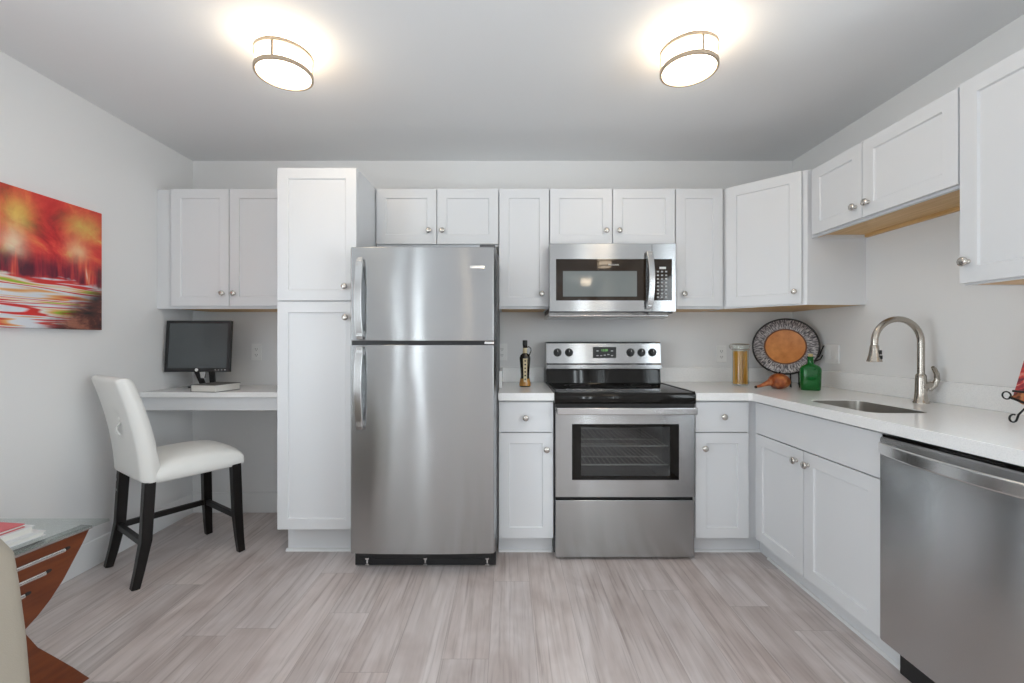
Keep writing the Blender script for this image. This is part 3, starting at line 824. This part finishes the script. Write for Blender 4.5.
lamp('round ceiling lamp with nickel rings behind the camera near the middle', 1.47, -1.34)
lamp('round ceiling lamp with nickel rings near the rear windows', 1.56, -3.4)
lamp('round ceiling lamp with nickel rings at the middle of the rear room', -.40, -3.4)

# ------------------------------------------------------------------ counter stool
root = thing('counter_stool', 'white leather counter stool with dark wooden legs at the desk', 'chair', (-1.822, 2.362, 0), R(-33.7))
# backrest (cross sections from the bottom up: centre y, half thickness)
def back_sec(z):
    t = (z - .50) / .515
    rear = -.212 - .02 * t - .078 * t * t
    th = .088 - .020 * t
    return rear, rear + th
rings = []
zs = [.497, .50, .515, .56, .62, .70, .78, .86, .92, .97, .998, 1.012, 1.016]
for i, z in enumerate(zs):
    a, b = back_sec(z)
    hwid = .212 + .006 * math.sin(PI * min(1, (z - .5) / .5))
    ins = {0: .012, 1: .004, len(zs) - 1: .020, len(zs) - 2: .009, len(zs) - 3: .003}.get(i, 0)
    a += ins; b -= ins; hwid -= ins
    cy = (a + b) / 2; hy = (b - a) / 2
    rings.append([(x, cy + y, z) for x, y in rrect(-hwid, hwid, -hy, hy, min(.018, hy * .9), 4)])
def dent(x, y, z):
    """tufting pulls the leather in around the button"""
    d = math.hypot(x - DXB, z - DZB)
    return .016 * math.exp(-(d / .045) ** 2)
DXB, DZB = -.005, .80
# back shell gets a finer grid on the rear so that the tuft can sink in
mb = MB(); bm = mb.bm
def backsurf(nx=22, nz=26):
    def prof(z, x, side):
        t = (z - .497) / .519; zz = z
        a, b = back_sec(max(.5, min(1.015, z)))
        e = min(1, (1 - abs(x)) / .10); ez = min(1, (1 - t) / .045, t / .03)
        rnd = (1 - (1 - e) ** 2) ** .5 * (1 - (1 - max(0, ez)) ** 2) ** .5
        cy = (a + b) / 2; hy = (b - a) / 2 * (.25 + .75 * rnd)
        return cy + hy * (1 if side else -1)
    g_ = {}
    for side in (0, 1):
        for i in range(nx + 1):
            u = -1 + 2 * i / nx
            u = math.copysign(abs(u) ** .8, u)
            for j in range(nz + 1):
                v = j / nz; v = .5 - .5 * math.cos(PI * v) * (.4 + .6 * 1) if j in (0, nz) else .5 - .5 * math.cos(PI * v)
                z = .497 + .519 * v
                wid = .214 * (1 - .02 * (1 - min(1, (1 - v) / .04)))
                x = u * wid
                y = prof(z, u, side)
                if side == 0:
                    y += dent(x, y, z)
                    y += .004 * math.exp(-((z - .80 - .0) / .006) ** 2) * (1 if abs(x) < .19 else 0)
                else:
                    y -= .012 * math.exp(-(math.hypot(x, z - .85) / .05) ** 2)
                g_[side, i, j] = bm.verts.new((x, y, z))
    for side in (0, 1):
        for i in range(nx):
            for j in range(nz):
                bm.faces.new((g_[side, i, j], g_[side, i + 1, j], g_[side, i + 1, j + 1], g_[side, i, j + 1]))
    for i in range(nx):
        for j in (0, nz): bm.faces.new((g_[0, i, j], g_[0, i + 1, j], g_[1, i + 1, j], g_[1, i, j]))
    for j in range(nz):
        for i in (0, nx): bm.faces.new((g_[0, i, j], g_[0, i, j + 1], g_[1, i, j + 1], g_[1, i, j]))
backsurf()
bk = mb.build('backrest', M['leather'], root, sub=1)
a, b = back_sec(DZB)
MB().sphere((DXB, a + .013, DZB), .014, 1, .6, 1, 16, 10).build('tuft_button', M['leather'], bk)
# pull loop below the tuft
MB().bar([(.004, a + .012, DZB - .022), (.016, a - .006, DZB - .040), (.026, a - .009, DZB - .058), (.034, a + .004, DZB - .078)], [.020, .030, .030, .016], .008, (.86, 0, .5)).build('pull_tab', M['leather'], bk, bevel=.003)
# seat cushion, crowned
rings = []
def seat_ring(ins, z, crown=0): return [(x, y, z) for x, y in rrect(-.215 + ins, .215 - ins, -.165 + ins, .262 - ins, .035, 5)]
mb = MB(); bm = mb.bm
nx, ny = 14, 14; top = {}
for i in range(nx + 1):
    for j in range(ny + 1):
        u = -1 + 2 * i / nx; v = -1 + 2 * j / ny
        u = math.copysign(abs(u) ** .75, u); v = math.copysign(abs(v) ** .75, v)
        ex = 1 - abs(u) ** 2.6; ey = 1 - abs(v) ** 2.6
        top[0, i, j] = bm.verts.new((u * .216 * (1 - .03 * abs(v) ** 6), .048 + v * .216 * (1 - .02 * abs(u) ** 6), .548 + .068 * (ex * ey) ** .5))
        top[1, i, j] = bm.verts.new((u * .212, .048 + v * .212, .486))
for i in range(nx):
    for j in range(ny):
        for s_ in (0, 1): bm.faces.new((top[s_, i, j], top[s_, i + 1, j], top[s_, i + 1, j + 1], top[s_, i, j + 1]))
for i in range(nx):
    for j in (0, ny): bm.faces.new((top[0, i, j], top[0, i + 1, j], top[1, i + 1, j], top[1, i, j]))
for j in range(ny):
    for i in (0, nx): bm.faces.new((top[0, i, j], top[0, i, j + 1], top[1, i, j + 1], top[1, i, j]))
mb.build('seat', M['leather'], root, sub=1)
def leg(x, y, xb, yb, front):
    ym = y + (yb - y) * (.35 if front else .25)
    pts = [(x, y, .50), (x + (xb - x) * .3, ym, .22), (x + (xb - x) * .7, y + (yb - y) * .7, .08), (xb, yb, 0)]
    return MB().bar(pts, [.046, .044, .038, .034], [.046, .044, .038, .034], (1, 0, 0)).build('leg', M['darkwood'], root, bevel=.003)
leg(-.186, -.175, -.190, -.236, False); leg(.186, -.175, .192, -.232, False)
leg(-.188, .215, -.200, .235, True); leg(.188, .215, .205, .238, True)
zst = .205
for nm, a, b in (('rear_stretcher', (-.17, -.195, zst), (.17, -.195, zst)), ('front_stretcher', (-.17, .22, zst), (.17, .22, zst)), ('side_stretcher', (-.188, -.18, zst), (-.190, .205, zst))):
    MB().bar([a, b], .022, .030, (0, 1, 0) if 'side' not in nm else (1, 0, 0)).build(nm, M['darkwood'], root, bevel=.002)
for z in (.40, .455):
    MB().cyl((-.184, -.205, z), (-.184, -.197, z), .007, 12).build('bolt', M['steel_plain'], root)

# ------------------------------------------------------------------ glass side table
root = thing('side_table', 'glass topped side table with curved cherry wood ends', 'table', (-1.76, 1.27, 0))
ox, oy = -1.76, 1.27
GP = [(-1.44, 1.555), (-2.15, 1.555), (-2.15, 1.05), (-1.545, 1.05)]
MB().prism([(x - ox, y - oy) for x, y in GP], .541, .551).build('glass_top', M['tableglass'], root, bevel=.002)
dv = Vector((-.14, -.99)).normalized(); nv = Vector((dv.y, -dv.x))     # along the panel, and outward normal
def panel(px_, py_, sgn):
    tc = .235
    half = [(0, 0), (.05, .075), (.104, .151), (.15, .215), (.186, .289), (.150, .315), (.117, .346), (.08, .392), (.054, .435), (.024, .485), (0, .530)]
    poly = half + [(2 * tc - t, z) for t, z in reversed(half)]
    n_ = Vector((-nv.x, -nv.y)) * sgn
    f = lambda t, z, d: (px_ + dv.x * t + n_.x * d - ox, py_ + dv.y * t + n_.y * d - oy, z)
    p = MB().loft([[f(t, z, 0) for t, z in poly], [f(t, z, -.022) for t, z in poly]]).build('end_panel', M['cherry'], root, bevel=.0015)
    MB().loft([[f(t, z, .012) for t, z in ((-.0, .531), (2 * tc, .531), (2 * tc, .541), (0, .541))], [f(t, z, -.034) for t, z in ((-.0, .531), (2 * tc, .531), (2 * tc, .541), (0, .541))]]).build('top_rail', M['steel_plain'], root, bevel=.002)
    for (t0, z) in ((.0695, .492), (.123, .443), (.177, .401)):
        MB().cyl(f(t0 + .012, z, .004), f(2 * tc - t0 - .012, z, .006), .0075, 12).build('metal_rod', M['chrome'], p)
        hole = MB()
        for q in (t0, 2 * tc - t0): hole.loft([[f(q + .010 * math.cos(k * PI / 8), z + .006 * math.sin(k * PI / 8), .0006) for k in range(16)], [f(q + .010 * math.cos(k * PI / 8), z + .006 * math.sin(k * PI / 8), -.0004) for k in range(16)]])
        hole.build('rod_socket', M['black'], p)
panel(-1.478, 1.52, 1)
panel(-2.02, 1.52, -1)
# books on it
zt = .551
book('book', 'pale book at the bottom of the stack on the glass table', (-1.80, 1.19, zt), R(-9), .235, .27, .016, M['bookwhite'], M['pages'], 'books stacked on the glass table')
book('book', 'white paged book in the middle of the glass table stack', (-1.80, 1.19, zt + .016), R(-6), .23, .24, .024, M['bookwhite'], M['pages'], 'books stacked on the glass table')
book('book', 'red covered book on top of the glass table stack', (-1.80, 1.18, zt + .040), R(-7), .215, .235, .012, M['bookred'], M['pages'], 'books stacked on the glass table')

# ------------------------------------------------------------------ beige armchair at the near left
root = thing('armchair', 'beige upholstered chair cut off at the near left edge', 'chair', (-1.50, .78, 0))
ox, oy = -1.50, .78
mb = MB()
for z, ins in ((.10, .03), (.12, .012), (.2, .0), (.36, 0), (.5, .01), (.62, .022), (.70, .036), (.735, .052), (.75, .085)):
    pass
rings = []
for z, ins, top_ in ((.10, .012, 0), (.13, 0, 0), (.36, 0, 0), (.5, .012, 0), (.62, .028, 0), (.69, .040, 0), (.725, .058, .01), (.742, .085, .03)):
    rings.append([(x - ox, y - oy, z) for x, y in rrect(-1.86 + ins, -1.115 - ins, .88 + top_, 1.03 - top_ , .045, 5)])
mb.loft(rings); mb.build('backrest', M['beige'], root, ang=60)
MB().loft([[(x - ox, y - oy, z) for x, y in rrect(-1.84 + i, -1.14 - i, .36 + i, .88 - i * .1, .05, 5)] for z, i in ((.16, .01), (.18, 0), (.40, 0), (.44, .012), (.455, .04))]).build('seat', M['beige'], root, ang=60)
for x, y in ((-1.80, .98), (-1.18, .98), (-1.80, .42), (-1.18, .42)):
    MB().bar([(x - ox, y - oy, .17), (x - ox, y - oy, 0)], [.05, .035], [.05, .035], (1, 0, 0)).build('leg', M['darkwood'], root, bevel=.003)

# ------------------------------------------------------------------ painting
def art():
    m = mat('canvas art', (.6, .1, .05), .55)
    t = nd(m, 'ShaderNodeTexCoord'); sp = nd(m, 'ShaderNodeSeparateXYZ'); lk(m, t.outputs['Generated'], sp.inputs[0])
    u, v = sp.outputs[1], sp.outputs[2]
    def nz(su, sv, s, det, dist=0, off=0):
        c = nd(m, 'ShaderNodeCombineXYZ')
        lk(m, math_(m, 'MULTIPLY', u, su), c.inputs[0]); lk(m, math_(m, 'MULTIPLY', v, sv), c.inputs[1]); c.inputs[2].default_value = off
        return noise(m, c.outputs[0], s, det, .6, dist)
    n1 = nz(1.5, 1, 3.4, 5, .5, 3.1)
    sky = ramp(m, n1, [(.30, (.20, .010, .022)), (.42, (.55, .022, .028)), (.53, (.74, .055, .045)), (.60, (.80, .14, .06)), (.66, (.80, .33, .10)), (.72, (.82, .62, .30))])
    def blob(cu, cv, ru, rv):
        a = math_(m, 'DIVIDE', math_(m, 'SUBTRACT', u, cu), ru); b = math_(m, 'DIVIDE', math_(m, 'SUBTRACT', v, cv), rv)
        return math_(m, 'POWER', 2.718, math_(m, 'MULTIPLY', math_(m, 'ADD', math_(m, 'MULTIPLY', a, a), math_(m, 'MULTIPLY', b, b)), -1.0))
    patch = nz(1.5, 1, 7, 4, .4, 9.0)
    for cu, cv, ru, rv, c_ in ((.57, .80, .07, .14, (.80, .52, .12)), (.56, .58, .05, .12, (.86, .72, .50)), (.90, .84, .09, .10, (.70, .48, .12)), (.86, .62, .05, .10, (.84, .50, .28)), (.20, .75, .10, .16, (.82, .50, .14))):
        sky = mix(m, math_(m, 'MULTIPLY', blob(cu, cv, ru, rv), math_(m, 'MULTIPLY', patch, 1.7), True), sky, c_)
    dark = ramp(m, nz(20, 1.3, 1, 3, .2, 1.0), [(.40, (.025, .010, .03)), (.50, (.22, .015, .04)), (.60, (.62, .06, .05)), (.66, (.72, .20, .10)), (.72, (.80, .68, .60))])
    ground = ramp(m, nz(.9, 9, 1.5, 2, .3, 4.4), [(.28, (.05, .02, .03)), (.35, (.62, .03, .03)), (.40, (.76, .40, .14)), (.43, (.72, .74, .78)), (.49, (.70, .72, .78)), (.515, (.70, .035, .03)), (.56, (.62, .04, .035)), (.585, (.78, .76, .72)), (.63, (.76, .44, .14)), (.66, (.28, .52, .03)), (.70, (.55, .04, .03)), (.76, (.74, .34, .16))])
    corner = ramp(m, nz(5, 7, 1.4, 4, .4, 5.0), [(.35, (.02, .02, .022)), (.5, (.10, .035, .03)), (.62, (.36, .14, .09)), (.75, (.06, .06, .06))])
    def sm(val, a, b):
        n = nd(m, 'ShaderNodeMapRange', interpolation_type='SMOOTHSTEP')
        lk(m, val, n.inputs[0]); n.inputs[1].default_value = a; n.inputs[2].default_value = b
        return n.outputs[0]
    wob = math_(m, 'ADD', v, math_(m, 'MULTIPLY', math_(m, 'SUBTRACT', nz(6, 3, 1.5, 3), .5), .16))
    treeband = math_(m, 'SUBTRACT', 1.0, sm(wob, .46, .62))
    c1 = mix(m, math_(m, 'MULTIPLY', treeband, .85), sky, dark)
    c2 = mix(m, math_(m, 'SUBTRACT', 1.0, sm(wob, .36, .40)), c1, ground)
    cornermask = math_(m, 'MULTIPLY', sm(math_(m, 'SUBTRACT', u, math_(m, 'MULTIPLY', wob, .7)), .62, .80), math_(m, 'SUBTRACT', 1.0, sm(wob, .34, .42)))
    c3 = mix(m, cornermask, c2, corner)
    lk(m, c3, bsdf(m).inputs['Base Color'])
    bump(m, nz(1, 1, 40, 3), .25, .003)
    return m
root = thing('painting', 'red abstract autumn landscape canvas hung on the wall', 'painting', (XL, 1.83, 1.251))
MB().box(.0015, .030, -.47, .468, 0, .622).build('canvas', art(), root, bevel=.002)

# ------------------------------------------------------------------ things on the worktops
# dark oil bottle
root = thing('oil_bottle', 'dark glass oil bottle with looped handle beside the stove', 'bottle', (PX(525, 2.675), 2.675, ZQ))
M['darkbottle'] = mat('dark glass', (.018, .012, .006), .08, Specular_IOR_Level=.7)
M['amber'] = mat('amber glass', (.45, .22, .05), .12)
M['label_cream'] = mat('cream label', (.62, .52, .33), .6)
MB().lathe([(.001, 0), (.033, 0), (.035, .006), (.034, .02), (.0265, .06), (.028, .10), (.033, .165), (.034, .178), (.029, .195), (.014, .208), (.0125, .25), (.0145, .252), (.0145, .258), (.001, .258)], 28, sy=.8).build('glass', M['darkbottle'], root, ang=60)
MB().lathe([(.0355, .006), (.0352, .02), (.029, .05), (.0288, .05), (.035, .02)], 28, sy=.82, cap=False).build('amber_foot', M['amber'], root)
MB().lathe([(.0148, .208), (.0132, .212), (.0131, .238), (.0140, .240)], 24, cap=False).build('neck_label', M['label_cream'], root)
lab = MB().prism([(-.009, .03), (.009, .03), (.0135, .175), (-.0135, .175)], -.0310, -.0225, 'y').build('label_strip', M['label_cream'], root)
for k in range(6):
    z = .048 + .0225 * k
    MB().loft([[(q * math.cos(a * PI / 8), y_, z + q * .9 * math.sin(a * PI / 8)) for a in range(16)] for q, y_ in ((.0055, -.0309), (.0055, -.0316))]).build('lettering', M['black'], lab)
MB().lathe([(.0135, .256), (.015, .258), (.015, .284), (.013, .288), (.001, .288)], 20).build('cap', M['black'], root)
MB().tube([(.012, 0, .245), (.024, 0, .247), (.036, 0, .238), (.038, 0, .222), (.031, 0, .205), (.026, 0, .195)], .0035, 10).build('loop_handle', M['darkbottle'], root)

# pasta jar
root = thing('pasta_jar', 'tall glass jar of spaghetti with clamped lid by the plate', 'jar', (PX(740.5, 2.72), 2.72, ZQ))
MB().lathe([(.001, 0), (.046, 0), (.049, .004), (.049, .012), (.047, .225), (.049, .232), (.049, .238), (.0455, .238), (.0455, .012), (.001, .010)], 32).build('jar_glass', M['jarglass'], root, ang=50)
M['pasta'] = mat('spaghetti', (.86, .42, .045), .5)
sp = MB()
for k in range(110):
    r = .041 * math.sqrt(random.random()); a = random.random() * 2 * PI; a2 = a + random.uniform(-.35, .35); r2 = .040 * math.sqrt(random.random()) * .4 + r * .6
    sp.cyl((r * math.cos(a), r * math.sin(a), .0125), (r2 * math.cos(a2), r2 * math.sin(a2), random.uniform(.205, .222)), .0021, 5)
spo = sp.build('spaghetti', M['pasta'], root); spo['kind'] = 'stuff'
MB().lathe([(.046, .2385), (.050, .240), (.050, .250), (.035, .258), (.001, .260)], 32).build('lid', M['jarglass'], root, ang=50)
wr = MB()
wr.tube([(.051 * math.cos(k * PI / 12), .051 * math.sin(k * PI / 12), .228) for k in range(24)], .002, 6, closed=True)
wr.tube([(-.051, 0, .228), (-.066, 0, .236), (-.064, 0, .262), (-.04, 0, .264), (0, 0, .264), (.05, 0, .262), (.062, 0, .255), (.055, 0, .232)], .003, 8)
wr.box(-.068, -.054, -.010, .010, .238, .258)
wr.build('wire_clamp', M['nickel'], root)

# decorative plate on a wire stand
pc = Vector((PX(785, 2.80), 2.80, PZ(347, 2.80)))
yaw = math.atan2(pc.x, pc.y)            # plate looks back at the room
root = thing('decorative_plate', 'large round plate with terracotta centre and grey rim', 'plate', (pc.x, pc.y, pc.z - .18), -yaw)
lean = R(-13)
PMt = Matrix.Translation((0, 0, .18)) @ Matrix.Rotation(lean, 4, 'X') @ Matrix.Rotation(PI / 2, 4, 'X')
def rim_mat():
    m = mat('striped rim glaze', (.3, .3, .3), .35)
    t = nd(m, 'ShaderNodeTexCoord'); s_ = nd(m, 'ShaderNodeSeparateXYZ')
    mp = nd(m, 'ShaderNodeMapping'); mp.inputs['Location'].default_value = (-.5, -.5, -.5)
    lk(m, t.outputs['Generated'], mp.inputs[0]); lk(m, mp.outputs[0], s_.inputs[0])
    ang = math_(m, 'ARCTAN2', s_.outputs[2], s_.outputs[0])
    rr = math_(m, 'SQRT', math_(m, 'ADD', math_(m, 'MULTIPLY', s_.outputs[0], s_.outputs[0]), math_(m, 'MULTIPLY', s_.outputs[2], s_.outputs[2])))
    c = nd(m, 'ShaderNodeCombineXYZ'); lk(m, math_(m, 'MULTIPLY', ang, 15.0), c.inputs[0]); lk(m, math_(m, 'MULTIPLY', rr, 9.0), c.inputs[1])
    f = noise(m, c.outputs[0], 1.6, 3, .6, .6)
    col = ramp(m, f, [(.36, (.045, .04, .05)), (.47, (.16, .14, .15)), (.56, (.45, .42, .42)), (.66, (.62, .58, .55))])
    lk(m, col, bsdf(m).inputs['Base Color'])
    return m
M['terracotta'] = mat('terracotta glaze', (.66, .27, .075), .4)
def terra():
    m = M['terracotta']
    f = noise(m, coords(m), 22, 4)
    lk(m, ramp(m, f, [(.3, (.56, .18, .035)), (.7, (.76, .30, .075))]), bsdf(m).inputs['Base Color'])
terra()
MB().lathe([(.112, .012), (.125, .016), (.176, .026), (.180, .022), (.125, .008), (.112, .004)], 64, mtx=PMt, cap=False).build('rim', rim_mat(), root, ang=60)
MB().lathe([(.001, .0115), (.104, .0115), (.1125, .015), (.1125, .003), (.001, .001)], 64, mtx=PMt).build('centre', M['terracotta'], root, ang=60)
MB().lathe([(.110, .015), (.112, .019), (.116, .019), (.118, .015)], 64, mtx=PMt, cap=False).build('inner_band', mat('brown band', (.20, .07, .03), .4), root, ang=60)
MB().lathe([(.178, .020), (.184, .020), (.187, .025), (.184, .030), (.178, .028), (.176, .024), (.178, .020)], 64, mtx=PMt, cap=False).build('edge_band', M['black'], root, ang=60)
def spiral(c, r0, r1, turns, start, plane='xz', n=26, flip=1):
    out = []
    for k in range(n + 1):
        t = k / n; r = r0 + (r1 - r0) * t; a = start + flip * 2 * PI * turns * t
        out.append((c[0] + r * math.cos(a), c[1], c[2] + r * math.sin(a)) if plane == 'xz' else (c[0], c[1] + r * math.cos(a), c[2] + r * math.sin(a)))
    return out
root = thing('plate_stand', 'black wire plate stand with scrolled feet holding the plate', 'stand', (pc.x, pc.y, ZQ), -yaw)
zb = pc.z - .18 - ZQ
for i, sx in enumerate((-.045, .045)):
    xx = .052 + sx * .5
    f = MB()
    f.tube([(xx, .09, .004), (xx, 0, .004), (xx, -.12, .006), (xx, -.19, .004)] + [(xx, -.205 + .018 * math.sin(a), .022 - .018 * math.cos(a)) for a in [0 - k * .35 for k in range(1, 15)]], .004, 8)
    f.build('scroll_foot', M['blackmetal'], root)
    f = MB().tube([(xx, -.055, .006), (xx, -.05, .03), (xx, -.045, .062), (xx, -.052, .075)], .0038, 8)
    f.tube([(xx, .0, .004), (xx, .028, .12), (xx, .052, .25)], .0038, 8)
    f.build('support_arm', M['blackmetal'], root)
MB().tube([(.005, .03, .13), (.095, .03, .13)], .0038, 8).tube([(.095, .03, .13), (.15, .03, .15), (.180, -.02, .19), (.192, -.035, .23), (.203, -.04, .255)], .004, 8).tube([(.16, .02, .155), (.186, -.030, .17), (.196, -.035, .195)], .0035, 8).build('side_scroll', M['blackmetal'], root)

# gourd shaped ornament
gx, gy = PX(779, 2.53), 2.53
root = thing('gourd_ornament', 'small ribbed terracotta gourd with pointed neck before the plate', 'ornament', (gx, gy, ZQ))
def gourd_mat():
    m = mat('gourd glaze', (.40, .11, .03), .3)
    f = noise(m, coords(m), 28, 3)
    lk(m, ramp(m, f, [(.3, (.12, .022, .008)), (.52, (.36, .085, .02)), (.72, (.55, .22, .07))]), bsdf(m).inputs['Base Color'])
    return m
gm_ = gourd_mat()
mb = MB(); rings = []
for k in range(15):
    t = PI * k / 14; rr = max(.002, .058 * math.sin(t)); z = .046 - .046 * math.cos(t)
    rings.append([((rr * (1 - .06 * abs(math.sin(4 * a)))) * math.cos(a) * 1.05, rr * (1 - .06 * abs(math.sin(4 * a))) * math.sin(a), z) for a in [2 * PI * q / 48 for q in range(48)]])
mb.loft(rings); mb.build('gourd_body', gm_, root, ang=60)
MB().tube([(-.035, 0, .045), (-.065, 0, .036), (-.09, 0, .026), (-.115, -.002, .018), (-.135, -.004, .014)], [.028, .017, .011, .0085, .007], 16).build('neck', gm_, root, ang=60)
MB().sphere((-.138, -.004, .013), .0085).build('neck_tip', M['darkwood'], root)
MB().tube([(.0, 0, .088), (.002, 0, .097), (.010, 0, .103)], [.007, .005, .003], 8).build('stem', M['darkwood'], root)

# green bottle
root = thing('green_bottle', 'green glass flask bottle with cork beside the plate', 'bottle', (PX(810.5, 2.47), 2.47, ZQ), R(-25))
def green_glass():
    m = mat('green glass', (.01, .20, .035), .06)
    b = bsdf(m); b.inputs['Transmission Weight'].default_value = .55; b.inputs['IOR'].default_value = 1.45
    return m
M['green'] = green_glass()
rings = []
for z, wx, wy, rr in ((0, .044, .024, .02), (.004, .048, .028, .024), (.03, .050, .031, .028), (.11, .053, .033, .031), (.125, .052, .032, .031), (.138, .044, .029, .028), (.147, .026, .022, .0215), (.153, .016, .016, .0155), (.185, .0145, .0145, .014), (.187, .017, .017, .0165), (.193, .017, .017, .0165), (.194, .013, .013, .0125)):
    rings.append([(x, y, z) for x, y in rrect(-wx, wx, -wy, wy, rr, 6)])
MB().loft(rings).build('bottle_glass', M['green'], root, ang=60)
MB().lathe([(.0115, .1942), (.0125, .207), (.012, .209), (.001, .209)], 18).build('cork', mat('cork', (.55, .42, .20), .8), root)

# cookbook on a wire easel at the right edge
root = thing('book_easel', 'black scrolled wire easel at the right countertop edge', 'stand', (1.768, 1.42, ZQ), R(-90))
# local x: towards the camera, local y: towards the wall
def food(name, stops, s):
    m = mat(name, (.5, .2, .1), .4)
    lk(m, ramp(m, noise(m, coords(m), s, 3, .6, .8), stops), bsdf(m).inputs['Base Color'])
    return m
for xx in (-.048, .085):
    f = MB()
    f.tube([(xx, .12, .004), (xx, .05, .03), (xx, .0, .055), (xx, -.025, .03)] + [(xx, -.043 - .013 * math.cos(a) , .018 + .013 * math.sin(a)) for a in [PI + .3 + k * .4 for k in range(13)]], .003, 8)
    f.build('scroll_foot', M['blackmetal'], root)
    MB().tube([(xx, .0, .055), (xx, .05, .09), (xx, .118, .30)], .004, 8).build('upright', M['blackmetal'], root)
MB().tube([(-.098 + .013 * math.cos(k * PI / 10), -.008, .090 + .013 * math.sin(k * PI / 10)) for k in range(20)], .0024, 8, closed=True).build('ring_scroll', M['blackmetal'], root)
MB().tube([(-.085, -.012, .085), (.0, -.012, .058), (.12, -.012, .055)], .0045, 8).tube([(-.075, -.012, .108), (.12, -.012, .108)], .004, 8).build('ledge_bar', M['blackmetal'], root)
MB().prism([(-.085, .085), (-.05, .065), (.0, .058), (.12, .056), (.12, .108), (-.06, .108)], -.010, -.004, 'y').build('ledge_ornament', food('mottled ornament', [(.35, (.03, .015, .01)), (.48, (.32, .09, .04)), (.58, (.58, .26, .10)), (.7, (.50, .10, .08))], 38), root)
root = thing('cookbook', 'red patterned cookbook leaning on the wire easel', 'book', (1.768, 1.42, ZQ + .06), R(-90))
mt = Matrix.Translation((0, .012, .03)) @ Matrix.Rotation(R(-17), 4, 'X')
MB().box(-.095, .13, 0, .003, 0, .25, mt).box(-.095, .13, .017, .020, 0, .25, mt).build('cover', food('cookbook cover', [(.36, (.03, .02, .03)), (.46, (.22, .03, .05)), (.56, (.62, .06, .05)), (.64, (.75, .55, .45)), (.72, (.30, .05, .12))], 24), root)
MB().box(-.092, .13, .003, .017, .003, .247, mt).build('page_block', M['pages'], root)
